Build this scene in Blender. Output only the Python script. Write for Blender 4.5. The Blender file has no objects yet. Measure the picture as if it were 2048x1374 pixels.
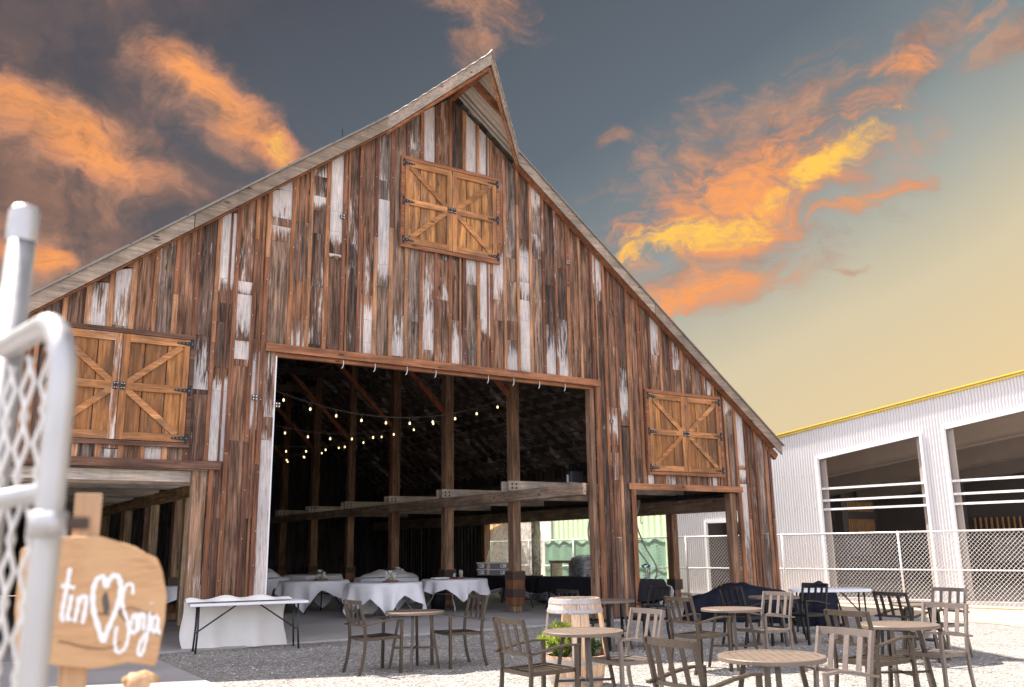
import bpy, math, random
from mathutils import Vector, Matrix
PI = math.pi
rng = random.Random(7)
S = bpy.context.scene
col = S.collection

# ------------------------------------------------------------------ camera
CR = (0.83932192, -0.54346533, -0.01357012)
CU = (-0.11022593, -0.19456901, 0.97467592)
CF = (0.5323429, 0.81657108, 0.22321001)
cam = bpy.data.cameras.new('camera'); camo = bpy.data.objects.new('camera', cam); col.objects.link(camo)
camo.matrix_world = Matrix(((CR[0], CU[0], -CF[0], 0), (CR[1], CU[1], -CF[1], 0), (CR[2], CU[2], -CF[2], 1.52), (0, 0, 0, 1)))
cam.sensor_width = 36; cam.lens = 31.3315; cam.clip_end = 2000; cam.clip_start = 0.05
cam.dof.use_dof = True; cam.dof.focus_distance = 11.5; cam.dof.aperture_fstop = 2.5
S.camera = camo

# ------------------------------------------------------------------ exposure, world, sun
S.view_settings.view_transform = 'Standard'; S.view_settings.look = 'None'
S.view_settings.exposure = 1.68; S.view_settings.gamma = 1.0
S.cycles.use_denoising = True
S.cycles.max_bounces = 10; S.cycles.diffuse_bounces = 5; S.cycles.transparent_max_bounces = 24
S.cycles.sample_clamp_indirect = 6.0
SUN_DIR = Vector((-0.33, 0.64, 1.0)).normalized()
SUN_EL = math.asin(SUN_DIR.z); SUN_AZ = math.atan2(SUN_DIR.x, SUN_DIR.y)
sl = bpy.data.lights.new('sun', 'SUN'); sl.energy = 4.3; sl.angle = math.radians(0.6); sl.color = (1.0, 0.91, 0.80)
so = bpy.data.objects.new('sun', sl); col.objects.link(so); so.location = (0, 0, 30)
so.rotation_euler = SUN_DIR.to_track_quat('Z', 'Y').to_euler()

def lin(r, g, b, k=1.0):
    f = lambda c: (c/255/12.92 if c <= 10 else ((c/255+0.055)/1.055)**2.4)*k
    return (f(r), f(g), f(b), 1)

class N:
    """small helper round a node tree"""
    def __init__(s, nt): s.nt = nt
    def new(s, t, **kw):
        n = s.nt.nodes.new(t)
        for k, v in kw.items(): setattr(n, k, v)
        return n
    def put(s, sock, v):
        if hasattr(v, 'is_output') or isinstance(v, bpy.types.NodeSocket): s.nt.links.new(v, sock)
        else: sock.default_value = v
    def m(s, op, a, b=0.0, c=0.0, clamp=False):
        n = s.new('ShaderNodeMath', operation=op); n.use_clamp = clamp
        s.put(n.inputs[0], a); s.put(n.inputs[1], b); s.put(n.inputs[2], c); return n.outputs[0]
    def vm(s, op, a, b=(0, 0, 0)):
        n = s.new('ShaderNodeVectorMath', operation=op); s.put(n.inputs[0], a); s.put(n.inputs[1], b)
        return n.outputs['Value'] if op in ('DOT_PRODUCT', 'LENGTH') else n.outputs[0]
    def mix(s, f, a, b, blend='MIX'):
        n = s.new('ShaderNodeMix', data_type='RGBA', blend_type=blend)
        s.put(n.inputs[0], f); s.put(n.inputs[6], a); s.put(n.inputs[7], b); return n.outputs[2]
    def noise(s, v, scale, detail=4, rough=0.55, dist=0.0):
        n = s.new('ShaderNodeTexNoise'); s.put(n.inputs['Vector'], v); n.inputs['Scale'].default_value = scale
        n.inputs['Detail'].default_value = detail; n.inputs['Roughness'].default_value = rough
        n.inputs['Distortion'].default_value = dist; return n.outputs[0]
    def mapr(s, v, a, b, c=0.0, d=1.0, smooth=True):
        n = s.new('ShaderNodeMapRange'); n.interpolation_type = 'SMOOTHSTEP' if smooth else 'LINEAR'
        s.put(n.inputs[0], v)
        for i, q in enumerate((a, b, c, d)): s.put(n.inputs[i+1], q)
        return n.outputs[0]
    def scale(s, v, sc, loc=(0, 0, 0)):
        n = s.new('ShaderNodeMapping'); s.put(n.inputs[0], v); n.inputs['Scale'].default_value = sc
        n.inputs['Location'].default_value = loc; return n.outputs[0]
    def ramp(s, f, stops, interp='LINEAR'):
        n = s.new('ShaderNodeValToRGB'); s.put(n.inputs[0], f); e = n.color_ramp.elements
        n.color_ramp.interpolation = interp
        while len(e) < len(stops): e.new(0.5)
        for q, (p, c) in zip(e, stops): q.position = p; q.color = c
        return n.outputs[0]

W = bpy.data.worlds.new('World'); S.world = W; W.use_nodes = True
W.node_tree.nodes.clear(); w = N(W.node_tree)
def build_sky():
    tc = w.new('ShaderNodeTexCoord').outputs['Generated']
    sp = w.new('ShaderNodeSeparateXYZ'); w.put(sp.inputs[0], tc); x, y, z = sp.outputs
    az = w.m('ARCTAN2', x, y)
    el = w.m('ARCTAN2', z, w.m('SQRT', w.m('ADD', w.m('MULTIPLY', x, x), w.m('MULTIPLY', y, y))))
    cb = w.new('ShaderNodeCombineXYZ'); w.put(cb.inputs[0], az); w.put(cb.inputs[1], el)
    P = cb.outputs[0]
    # ragged domain warp
    nw = w.new('ShaderNodeTexNoise'); w.put(nw.inputs['Vector'], P); nw.inputs['Scale'].default_value = 9; nw.inputs['Detail'].default_value = 5
    wv = w.vm('MULTIPLY', w.vm('SUBTRACT', nw.outputs['Color'], (0.5, 0.5, 0.5)), (0.13, 0.075, 0))
    Pw = w.vm('ADD', P, wv)
    def blob(cx, cy, a, b, deg, v=Pw, soft=1.0):
        n = w.new('ShaderNodeMapping', vector_type='TEXTURE'); w.put(n.inputs[0], v)
        n.inputs['Location'].default_value = (cx, cy, 0); n.inputs['Rotation'].default_value = (0, 0, math.radians(deg))
        n.inputs['Scale'].default_value = (a, b, 1)
        return w.mapr(w.vm('LENGTH', n.outputs[0]), 0.0, soft, 1.0, 0.0)
    def addall(L):
        r = L[0]
        for q in L[1:]: r = w.m('MAXIMUM', r, q)
        return r
    # fine streaky noise, fluffy noise
    rotn = w.new('ShaderNodeMapping'); w.put(rotn.inputs[0], Pw); rotn.inputs['Rotation'].default_value = (0, 0, math.radians(-24)); rotn.inputs['Scale'].default_value = (1, 2.6, 1)
    fineR = w.noise(rotn.outputs[0], 15, 12, 0.68, 0.5)
    rotl = w.new('ShaderNodeMapping'); w.put(rotl.inputs[0], Pw); rotl.inputs['Rotation'].default_value = (0, 0, math.radians(30)); rotl.inputs['Scale'].default_value = (1, 2.0, 1)
    fineL = w.noise(rotl.outputs[0], 9, 10, 0.55, 0.3)
    fine = w.mix(w.mapr(az, 0.40, 0.52), fineL, fineR)
    lace = w.noise(rotn.outputs[0], 42, 8, 0.7, 0.6)
    fluff = w.noise(Pw, 16, 8, 0.6)
    big = w.noise(P, 4.5, 6, 0.55)
    # base gradient
    t = w.m('SUBTRACT', w.m('MULTIPLY', az, 0.8), w.m('MULTIPLY', el, 2.0))
    t = w.m('ADD', t, w.m('MULTIPLY', w.m('SUBTRACT', big, 0.5), 0.10))
    base = w.ramp(w.mapr(t, -0.9, 0.62, 0, 1, False), [
        (0.0, lin(78, 82, 92)), (0.36, lin(99, 109, 119)), (0.52, lin(126, 136, 140)), (0.64, lin(165, 168, 160)),
        (0.78, lin(212, 198, 166)), (1.0, lin(232, 204, 156))])
    # dusky cloud bank on the left
    dusk = w.mapr(w.m('ADD', az, w.m('MULTIPLY', w.m('SUBTRACT', big, 0.5), 0.5)), 0.42, 0.02)
    low = w.mapr(el, 0.52, 0.34)
    dusk = w.m('MULTIPLY', dusk, w.m('ADD', 0.35, w.m('MULTIPLY', low, 0.55)))
    base = w.mix(dusk, base, w.mix(w.mapr(fluff, 0.35, 0.65), lin(92, 82, 82), lin(136, 104, 90)))
    haze = w.m('MULTIPLY', w.mapr(az, 0.14, -0.05), w.mapr(el, 0.33, 0.2))
    base = w.mix(haze, base, lin(215, 208, 200))
    # masks: soft body (dull pink-brown) and hot body (orange)
    body = addall([blob(0.215, 0.485, 0.19, 0.075, -36), blob(0.08, 0.41, 0.23, 0.085, -14), blob(0.06, 0.30, 0.16, 0.06, 0),
                   blob(0.56, 0.585, 0.13, 0.05, -8), blob(0.53, 0.545, 0.06, 0.035, 5),
                   blob(0.87, 0.385, 0.31, 0.16, 20), blob(0.80, 0.29, 0.15, 0.065, 10), blob(1.03, 0.475, 0.09, 0.045, 10),
                   w.m('MULTIPLY', blob(1.06, 0.50, 0.10, 0.035, 15), 0.9), blob(0.90, 0.45, 0.14, 0.05, 12), blob(0.70, 0.44, 0.04, 0.02, 5), blob(1.13, 0.48, 0.07, 0.035, 25),
                   w.m('MULTIPLY', blob(0.98, 0.350, 0.10, 0.016, 20), 0.9), w.m('MULTIPLY', blob(0.96, 0.287, 0.04, 0.006, 6), 0.7)])
    hot = addall([blob(0.235, 0.475, 0.17, 0.052, -30, soft=0.95), blob(0.08, 0.412, 0.19, 0.05, -14), blob(0.07, 0.295, 0.07, 0.03, 0),
                  w.m('MULTIPLY', blob(0.85, 0.365, 0.28, 0.10, 17), 0.95), w.m('MULTIPLY', blob(0.79, 0.275, 0.15, 0.045, 10), 0.9),
                  w.m('MULTIPLY', blob(1.03, 0.475, 0.09, 0.03, 8), 0.75), w.m('MULTIPLY', blob(1.10, 0.505, 0.08, 0.022, 15), 0.6), w.m('MULTIPLY', blob(0.56, 0.59, 0.08, 0.03, -5), 0.5), w.m('MULTIPLY', blob(0.98, 0.350, 0.10, 0.015, 20), 0.8)])
    gold = addall([blob(0.79, 0.335, 0.17, 0.030, 8), w.m('MULTIPLY', blob(0.95, 0.388, 0.14, 0.030, 24), 0.95),
                   w.m('MULTIPLY', blob(0.27, 0.455, 0.08, 0.03, -35), 0.42)])
    dens = w.mapr(w.m('ADD', w.m('MULTIPLY', body, 0.75), w.m('MULTIPLY', w.m('SUBTRACT', w.mix(0.35, fine, fluff), 0.5), 2.3)), 0.10, 0.78)
    dens = w.m('MULTIPLY', dens, w.mapr(body, 0.0, 0.25))
    dens = w.m('MULTIPLY', dens, w.mapr(lace, 0.25, 0.6, 0.45, 1.0))
    c = w.mix(w.m('MULTIPLY', dens, 0.8), base, w.mix(w.mapr(fluff, 0.3, 0.7), lin(140, 108, 96), lin(205, 150, 118)))
    hd = w.mapr(w.m('ADD', hot, w.m('MULTIPLY', w.m('SUBTRACT', fine, 0.5), 2.6)), 0.18, 0.95)
    hd = w.m('MULTIPLY', w.m('MULTIPLY', hd, w.mapr(hot, 0.0, 0.45)), w.mapr(lace, 0.25, 0.6, 0.5, 1.0))
    c = w.mix(w.m('MULTIPLY', hd, 0.92), c, w.mix(w.mapr(hot, 0.3, 0.95), lin(226, 152, 112), lin(250, 163, 96)))
    gd = w.m('MULTIPLY', w.mapr(w.m('ADD', gold, w.m('MULTIPLY', w.m('SUBTRACT', fine, 0.5), 2.6)), 0.30, 1.0), w.mapr(gold, 0, 0.4))
    c = w.mix(w.m('MULTIPLY', gd, w.mapr(lace, 0.3, 0.55, 0.35, 1.0)), c, lin(255, 200, 92))
    # the sky behind the photographer is bright and open
    nis = w.new('ShaderNodeTexSky', sky_type='NISHITA'); nis.sun_disc = False; nis.sun_elevation = SUN_EL; nis.sun_rotation = SUN_AZ
    nis.air_density = 1.0; nis.dust_density = 2.0; nis.ozone_density = 1.0
    day = w.mix(0.45, nis.outputs[0], (5.2, 4.6, 4.2, 1))
    f = w.vm('DOT_PRODUCT', tc, (0.546, 0.838, 0.0))
    back = w.mapr(f, 0.12, -0.35)
    bg1 = w.new('ShaderNodeBackground'); w.put(bg1.inputs[0], c); bg1.inputs[1].default_value = 0.335
    bg2 = w.new('ShaderNodeBackground'); w.put(bg2.inputs[0], day); bg2.inputs[1].default_value = 0.17
    ms = w.new('ShaderNodeMixShader'); w.put(ms.inputs[0], back)
    w.nt.links.new(bg1.outputs[0], ms.inputs[1]); w.nt.links.new(bg2.outputs[0], ms.inputs[2])
    o = w.new('ShaderNodeOutputWorld'); w.nt.links.new(ms.outputs[0], o.inputs[0])
build_sky()

# ------------------------------------------------------------------ mesh helpers
class MB:
    def __init__(s): s.v = []; s.f = []; s.c = []; s.cur = (0.5, 0.5, 0.0)
    def rnd(s, white=0.0, lo=0.0, hi=1.0): s.cur = (rng.uniform(lo, hi), rng.random(), white); return s
    def add(s, vs, fs, cs=None):
        n = len(s.v); s.v += [tuple(p) for p in vs]; s.f += [tuple(i+n for i in f) for f in fs]
        s.c += (cs if cs else [s.cur]*len(vs)); return s
    def hexa(s, p, cs=None):   # p: 4 bottom, 4 top, counter-clockwise seen from above
        return s.add(p, [(3, 2, 1, 0), (4, 5, 6, 7), (0, 1, 5, 4), (1, 2, 6, 5), (2, 3, 7, 6), (3, 0, 4, 7)], cs)
    def box(s, a, b, cs=None):
        x0, y0, z0 = a; x1, y1, z1 = b
        return s.hexa([(x0, y0, z0), (x1, y0, z0), (x1, y1, z0), (x0, y1, z0), (x0, y0, z1), (x1, y0, z1), (x1, y1, z1), (x0, y1, z1)], cs)
    def bar(s, a, b, wd, hg, up=(0, 0, 1), ext=0.0):
        a = Vector(a); b = Vector(b); d = (b-a).normalized(); a = a-d*ext; b = b+d*ext
        sd = d.cross(Vector(up))
        if sd.length < 1e-4: sd = d.cross(Vector((1, 0, 0)))
        sd.normalize(); u = sd.cross(d).normalized(); sd = sd*wd/2; u = u*hg/2
        return s.hexa([a-sd-u, a+sd-u, b+sd-u, b-sd-u, a-sd+u, a+sd+u, b+sd+u, b-sd+u])
    def tube(s, pts, r, n=8, cap=True, closed=False):
        pts = [Vector(p) for p in pts]; m = len(pts)
        rr = r if isinstance(r, (list, tuple)) else [r]*m
        t0 = (pts[1]-pts[0]).normalized(); ref = Vector((0, 0, 1)) if abs(t0.z) < 0.9 else Vector((1, 0, 0))
        u = t0.cross(ref).normalized(); base = len(s.v); vs = []
        for i, p in enumerate(pts):
            t = (pts[min(i+1, m-1)]-pts[max(i-1, 0)]).normalized()
            u = (u-t*u.dot(t)).normalized(); k = t.cross(u)
            for j in range(n):
                a = 2*PI*j/n; vs.append(p+(u*math.cos(a)+k*math.sin(a))*rr[i])
        fs = []
        for i in range(m-1):
            for j in range(n):
                fs.append((i*n+j, i*n+(j+1) % n, (i+1)*n+(j+1) % n, (i+1)*n+j))
        if cap: fs.append(tuple(reversed(range(n)))); fs.append(tuple((m-1)*n+j for j in range(n)))
        return s.add(vs, fs)
    def lathe(s, prof, n=24, c=(0, 0, 0)):
        vs = []; fs = []
        for r, z in prof:
            for j in range(n):
                a = 2*PI*j/n; vs.append((c[0]+r*math.cos(a), c[1]+r*math.sin(a), c[2]+z))
        for i in range(len(prof)-1):
            for j in range(n): fs.append((i*n+j, i*n+(j+1) % n, (i+1)*n+(j+1) % n, (i+1)*n+j))
        return s.add(vs, fs)
    def grid(s, fn, nu, nv):
        vs = [fn(i/nu, j/nv) for j in range(nv+1) for i in range(nu+1)]
        fs = [(j*(nu+1)+i, j*(nu+1)+i+1, (j+1)*(nu+1)+i+1, (j+1)*(nu+1)+i) for j in range(nv) for i in range(nu)]
        return s.add(vs, fs)
    def prism(s, poly, z0, z1):
        n = len(poly)
        vs = [(x, y, z0) for x, y in poly]+[(x, y, z1) for x, y in poly]
        fs = [tuple(reversed(range(n))), tuple(range(n, 2*n))]+[(i, (i+1) % n, n+(i+1) % n, n+i) for i in range(n)]
        return s.add(vs, fs)
    def xf(s, M):
        s.v = [tuple(M @ Vector(p)) for p in s.v]; return s
    def build(s, name, mat, parent=None, smooth=False, bevel=0.0, loc=None):
        me = bpy.data.meshes.new(name); me.from_pydata(s.v, [], s.f); me.validate(); me.update()
        at = me.attributes.new('rnd', 'FLOAT_COLOR', 'POINT')
        if len(me.vertices) == len(s.c):
            at.data.foreach_set('color', [q for c in s.c for q in (c[0], c[1], c[2], 1.0)])
        if smooth: me.polygons.foreach_set('use_smooth', [True]*len(me.polygons))
        me.materials.append(mat)
        o = bpy.data.objects.new(name, me); col.objects.link(o)
        if parent is not None: o.parent = parent
        if loc is not None: o.location = loc
        if bevel:
            b = o.modifiers.new('b', 'BEVEL'); b.width = bevel; b.segments = 2; b.limit_method = 'ANGLE'
        return o
def tag(o, label=None, cat=None, group=None, kind=None):
    if label: o['label'] = label
    if cat: o['category'] = cat
    if group: o['group'] = group
    if kind: o['kind'] = kind
    return o
def thing(name, label, cat, loc=(0, 0, 0), rz=0.0, group=None):
    o = bpy.data.objects.new(name, None); o.empty_display_size = 0.1; col.objects.link(o)
    o.location = loc; o.rotation_euler = (0, 0, rz); return tag(o, label, cat, group)
def kids(o): return [c for c in o.children]
def copy_tree(o, parent=None):
    c = o.copy(); col.objects.link(c)
    if parent is not None: c.parent = parent
    for ch in list(o.children): copy_tree(ch, c)
    return c

# ------------------------------------------------------------------ materials
def mat(name):
    m = bpy.data.materials.new(name); m.use_nodes = True; nt = m.node_tree; nt.nodes.clear(); n = N(nt)
    b = n.new('ShaderNodeBsdfPrincipled'); o = n.new('ShaderNodeOutputMaterial'); nt.links.new(b.outputs[0], o.inputs[0])
    return m, n, b
def bump(n, b, h, st, dist=0.01):
    k = n.new('ShaderNodeBump'); k.inputs['Strength'].default_value = st; k.inputs['Distance'].default_value = dist
    n.put(k.inputs['Height'], h); n.put(b.inputs['Normal'], k.outputs[0])
def wood(name, stops, axis='z', white=(0.62, 0.58, 0.57, 1), scale=1.0, rough=0.8, contrast=1.0, stain=None, knots=True, streak=0.0):
    """weathered timber: grain along an axis, tone picked per plank, old paint, on roof timbers painted-in light, where the plank carries it"""
    m, n, b = mat(name)
    tc = n.new('ShaderNodeTexCoord').outputs['Object']
    at = n.new('ShaderNodeAttribute', attribute_name='rnd'); sp = n.new('ShaderNodeSeparateColor'); n.put(sp.inputs[0], at.outputs['Color'])
    typ, seed, wh = sp.outputs
    off = n.new('ShaderNodeCombineXYZ'); n.put(off.inputs[0], n.m('MULTIPLY', seed, 71.0)); n.put(off.inputs[1], n.m('MULTIPLY', seed, 37.0)); n.put(off.inputs[2], n.m('MULTIPLY', seed, 53.0))
    v = n.vm('ADD', tc, off.outputs[0])
    g = {'z': (26, 26, 1.3), 'x': (1.3, 26, 26), 'y': (26, 1.3, 26)}[axis]
    g2 = {'z': (8, 8, 1.1), 'x': (1.1, 8, 8), 'y': (8, 1.1, 8)}[axis]
    g3 = {'z': (90, 90, 3), 'x': (3, 90, 90), 'y': (90, 3, 90)}[axis]
    grain = n.noise(n.scale(v, [q*scale for q in g]), 1.0, 6, 0.65, 0.6)
    fine = n.noise(n.scale(v, [q*scale for q in g3]), 1.0, 3, 0.7)
    blot = n.noise(n.scale(v, g2), 1.0, 4, 0.6)
    base = n.ramp(typ, stops, 'LINEAR')
    dark = n.mapr(n.m('ADD', n.m('MULTIPLY', grain, 0.7), n.m('MULTIPLY', fine, 0.3)), 0.32, 0.68, 1.0-0.62*contrast, 1.0+0.5*contrast)
    bl = n.mapr(blot, 0.3, 0.7, 1.0-0.35*contrast, 1.0+0.3*contrast)
    k = n.m('MULTIPLY', dark, bl)
    kk = n.new('ShaderNodeCombineColor')
    for i in range(3): n.put(kk.inputs[i], k)
    c = n.mix(1.0, base, kk.outputs[0], 'MULTIPLY')
    if stain:
        c = n.mix(n.mapr(n.noise(n.scale(v, [q*0.45 for q in g2]), 1.6, 6, 0.7), 0.46, 0.62, 0.0, 0.85), c, stain)
    if knots:
        vo = n.new('ShaderNodeTexVoronoi'); g4 = {'z': (5, 5, 1.6), 'x': (1.6, 5, 5), 'y': (5, 1.6, 5)}[axis]
        n.put(vo.inputs['Vector'], n.scale(v, g4)); vo.inputs['Scale'].default_value = 1.0
        kn = n.mapr(vo.outputs['Distance'], 0.05, 0.14, 1.0, 0.0)
        c = n.mix(n.m('MULTIPLY', kn, 0.75), c, (0.02, 0.012, 0.008, 1))
    # silvered or painted areas; on roof timbers, light put into the colour
    wn = n.noise(n.scale(v, {'z': (30, 30, 2.0), 'x': (2, 30, 30), 'y': (30, 2, 30)}[axis]), 1.0, 8, 0.72, 0.3)
    wl = n.noise(n.scale(v, {'z': (3, 3, 0.9), 'x': (0.9, 3, 3), 'y': (3, 0.9, 3)}[axis]), 1.3, 3, 0.6)
    wm = n.mapr(n.m('ADD', n.m('ADD', wh, n.m('MULTIPLY', n.m('SUBTRACT', wl, 0.5), 1.1)), n.m('MULTIPLY', n.m('SUBTRACT', wn, 0.5), 2.0)), 0.40, 0.72)
    wc = n.mix(n.mapr(fine, 0.35, 0.6), (white[0]*0.62, white[1]*0.60, white[2]*0.60, 1), white)
    c = n.mix(n.m('MULTIPLY', wm, 0.93), c, wc)
    nl = n.noise(n.scale(tc, (1.1, 1.1, 0.45)), 1.6, 5, 0.65)
    c = n.mix(1.0, c, n.ramp(nl, [(0.32, (0.72, 0.72, 0.75, 1)), (0.68, (1.24, 1.18, 1.12, 1))]), 'MULTIPLY')
    n.put(b.inputs['Base Color'], c); b.inputs['Roughness'].default_value = rough
    b.inputs['Specular IOR Level'].default_value = 0.25
    bump(n, b, n.m('ADD', n.m('MULTIPLY', grain, 0.7), n.m('MULTIPLY', fine, 0.4)), 0.55, 0.012)
    return m
def plain(name, c, rough=0.6, metal=0.0, var=0.12, vs=3.0, bmp=0.0, bs=60, spec=0.5, em=None, trans=0.0):
    m, n, b = mat(name); tc = n.new('ShaderNodeTexCoord').outputs['Object']
    nz = n.noise(tc, vs, 5, 0.6)
    cc = n.mix(nz, (c[0]*(1-var), c[1]*(1-var), c[2]*(1-var), 1), (min(1, c[0]*(1+var)), min(1, c[1]*(1+var)), min(1, c[2]*(1+var)), 1))
    n.put(b.inputs['Base Color'], cc); b.inputs['Metallic'].default_value = metal
    n.put(b.inputs['Roughness'], n.mapr(n.noise(tc, vs*4, 3), 0.3, 0.7, max(0.02, rough-0.1), min(1, rough+0.1), False))
    b.inputs['Specular IOR Level'].default_value = spec
    if bmp: bump(n, b, n.noise(tc, bs, 4), bmp, 0.01)
    if em: b.inputs['Emission Color'].default_value = (em[0], em[1], em[2], 1); b.inputs['Emission Strength'].default_value = em[3]
    if trans: b.inputs['Transmission Weight'].default_value = trans
    return m

M = {}
M['siding'] = wood('barn_siding', [(0.0, (0.082, 0.054, 0.044, 1)), (0.2, (0.145, 0.083, 0.057, 1)), (0.42, (0.225, 0.118, 0.073, 1)), (0.6, (0.205, 0.138, 0.102, 1)), (0.8, (0.16, 0.126, 0.11, 1)), (1.0, (0.30, 0.215, 0.165, 1))], contrast=1.35)
M['batten'] = wood('barn_batten', [(0.0, (0.14, 0.064, 0.043, 1)), (0.4, (0.23, 0.10, 0.053, 1)), (0.7, (0.33, 0.155, 0.076, 1)), (1.0, (0.38, 0.21, 0.12, 1))], contrast=0.85, knots=False)
M['header'] = wood('red_timber_x', [(0.0, (0.27, 0.115, 0.06, 1)), (1.0, (0.32, 0.15, 0.08, 1))], axis='x', contrast=0.7)
M['post_gold'] = wood('sunlit_gold_post', [(0.0, (0.42, 0.29, 0.18, 1)), (1.0, (0.54, 0.39, 0.25, 1))], axis='z', contrast=0.8)  # sunlight on the left bay posts put into the wood colour
M['header_dark'] = wood('dark_timber_x', [(0.0, (0.13, 0.07, 0.05, 1)), (1.0, (0.16, 0.085, 0.06, 1))], axis='x', contrast=0.9)
M['trim_z'] = wood('red_timber_z', [(0.0, (0.19, 0.08, 0.042, 1)), (1.0, (0.27, 0.12, 0.062, 1))], axis='z', contrast=0.7)
M['fascia'] = wood('fascia_timber', [(0.0, (0.21, 0.165, 0.13, 1)), (1.0, (0.29, 0.235, 0.19, 1))], axis='x', contrast=0.5, scale=0.8, knots=True)
M['hay_panel'] = wood('honey_pine_z', [(0.0, (0.24, 0.108, 0.045, 1)), (0.5, (0.38, 0.175, 0.062, 1)), (1.0, (0.50, 0.245, 0.09, 1))], axis='z', contrast=0.7, stain=(0.13, 0.072, 0.045, 1))
M['hay_rail'] = wood('honey_pine_x', [(0.0, (0.35, 0.155, 0.062, 1)), (1.0, (0.47, 0.225, 0.095, 1))], axis='x', contrast=0.7, stain=(0.2, 0.11, 0.065, 1))
M['hay_stile'] = wood('honey_pine_stile', [(0.0, (0.34, 0.15, 0.06, 1)), (1.0, (0.46, 0.22, 0.09, 1))], axis='z', contrast=0.7, stain=(0.2, 0.11, 0.065, 1))
M['beam_y'] = wood('old_beam_y', [(0.0, (0.26, 0.185, 0.135, 1)), (1.0, (0.40, 0.29, 0.215, 1))], axis='y', contrast=0.7)
M['beam_gold'] = wood('sunlit_gold_timber', [(0.0, (0.62, 0.42, 0.21, 1)), (1.0, (0.70, 0.50, 0.28, 1))], axis='y', contrast=0.8)  # sunlit look of the left bay beam put into the timber colour
M['plank_x'] = wood('whitewashed_plank', [(0.0, (0.54, 0.44, 0.35, 1)), (1.0, (0.70, 0.62, 0.54, 1))], axis='x', contrast=0.5)
M['post'] = wood('old_post', [(0.0, (0.22, 0.125, 0.08, 1)), (1.0, (0.38, 0.25, 0.165, 1))], axis='z', contrast=0.85)
M['brace'] = wood('red_brace', [(0.0, (0.27, 0.09, 0.05, 1)), (1.0, (0.34, 0.13, 0.07, 1))], axis='z', contrast=0.6)
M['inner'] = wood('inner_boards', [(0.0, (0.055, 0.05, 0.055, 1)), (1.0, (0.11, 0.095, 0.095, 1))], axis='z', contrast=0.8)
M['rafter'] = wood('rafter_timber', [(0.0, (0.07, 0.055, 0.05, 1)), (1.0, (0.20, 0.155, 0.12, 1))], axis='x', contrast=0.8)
M['black_metal'] = plain('black_iron', (0.02, 0.022, 0.028), 0.45, 0.6, 0.3)
M['bolt'] = plain('bright_bolt', (0.55, 0.55, 0.55), 0.35, 0.8)
M['bracket'] = plain('rusty_bracket', (0.075, 0.05, 0.04), 0.7, 0.3, 0.35, 12, 0.3)
M['galv'] = plain('galvanised_steel', (0.45, 0.44, 0.45), 0.45, 0.55, 0.18, 9)
M['galv_bright'] = plain('chain_link_wire', (0.66, 0.64, 0.64), 0.45, 0.2, 0.1, 9)
M['bronze'] = plain('bronze_powder_coat', (0.075, 0.057, 0.045), 0.34, 0.45, 0.3, 14, 0.15, 90)
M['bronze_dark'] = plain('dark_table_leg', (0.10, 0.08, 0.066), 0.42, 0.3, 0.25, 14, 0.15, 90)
M['bronze_dark'] = plain('bronze_coat_shaded', (0.014, 0.012, 0.013), 0.40, 0.3, 0.3, 14, 0.15, 90)  # darker copy of the bronze coat, shade put into the colour
M['bronze_pale'] = plain('bronze_coat_lit', (0.19, 0.155, 0.14), 0.42, 0.35, 0.3, 14, 0.15, 90)  # lighter copy of the bronze coat, light put into the colour
M['table_top'] = plain('slatted_table_top', (0.165, 0.125, 0.10), 0.5, 0.15, 0.3, 10, 0.15, 90)
M['white_cloth'] = plain('white_cloth', (0.80, 0.78, 0.82), 0.9, 0, 0.06, 4, 0.9, 6, 0.2)
M['black_cloth'] = plain('black_cloth', (0.012, 0.012, 0.016), 0.9, 0, 0.2, 4, 0.3, 14, 0.2)
M['cream_cloth'] = plain('cream_cloth', (0.80, 0.76, 0.74), 0.9, 0, 0.08, 4, 0.9, 6, 0.2)
M['blue_cover'] = plain('navy_cover', (0.004, 0.006, 0.016), 0.65, 0, 0.25, 3, 0.4, 9, 0.2)
M['white_plastic'] = plain('white_plastic', (0.72, 0.72, 0.76), 0.45, 0, 0.05)
M['black_tube'] = plain('black_tube', (0.03, 0.03, 0.035), 0.4, 0.3)
M['white_metal'] = plain('white_sheet_metal', (0.63, 0.61, 0.625), 0.5, 0.05, 0.05, 1.5)
M['white_trim'] = plain('white_trim', (0.76, 0.75, 0.77), 0.5, 0.0, 0.04, 2)
M['grey_steel'] = plain('grey_steel', (0.36, 0.31, 0.28), 0.6, 0.1, 0.15, 2)
M['roof_under'] = plain('tan_roof_liner', (0.78, 0.66, 0.55), 0.7, 0, 0.15, 1.2)
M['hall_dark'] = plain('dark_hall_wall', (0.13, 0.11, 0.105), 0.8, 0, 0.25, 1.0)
M['hall_floor'] = plain('hall_floor', (0.52, 0.48, 0.43), 0.8, 0, 0.2, 1.0)
M['hall_slat'] = plain('brown_slats', (0.60, 0.33, 0.15), 0.8, 0, 0.35, 6)
M['yellow'] = plain('yellow_flashing', (0.75, 0.55, 0.045), 0.5, 0, 0.12)
M['green'] = plain('green_sheet', (0.62, 0.76, 0.50), 0.7, 0, 0.2, 0.9, 0.1, 8)
M['screen'] = plain('green_screen_cloth', (0.42, 0.74, 0.54), 0.8, 0, 0.18, 2.0, 0.2, 8)
M['pale_stucco'] = plain('pale_stucco', (0.80, 0.72, 0.68), 0.9, 0, 0.1, 1)
M['leaf_y'] = plain('yellow_green_leaf', (0.38, 0.46, 0.045), 0.6, 0, 0.35, 30)
M['leaf_d'] = plain('dark_leaf', (0.055, 0.085, 0.03), 0.6, 0, 0.45, 30)
M['leaf_far'] = plain('olive_leaf', (0.48, 0.46, 0.13), 0.7, 0, 0.4, 8)
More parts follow.
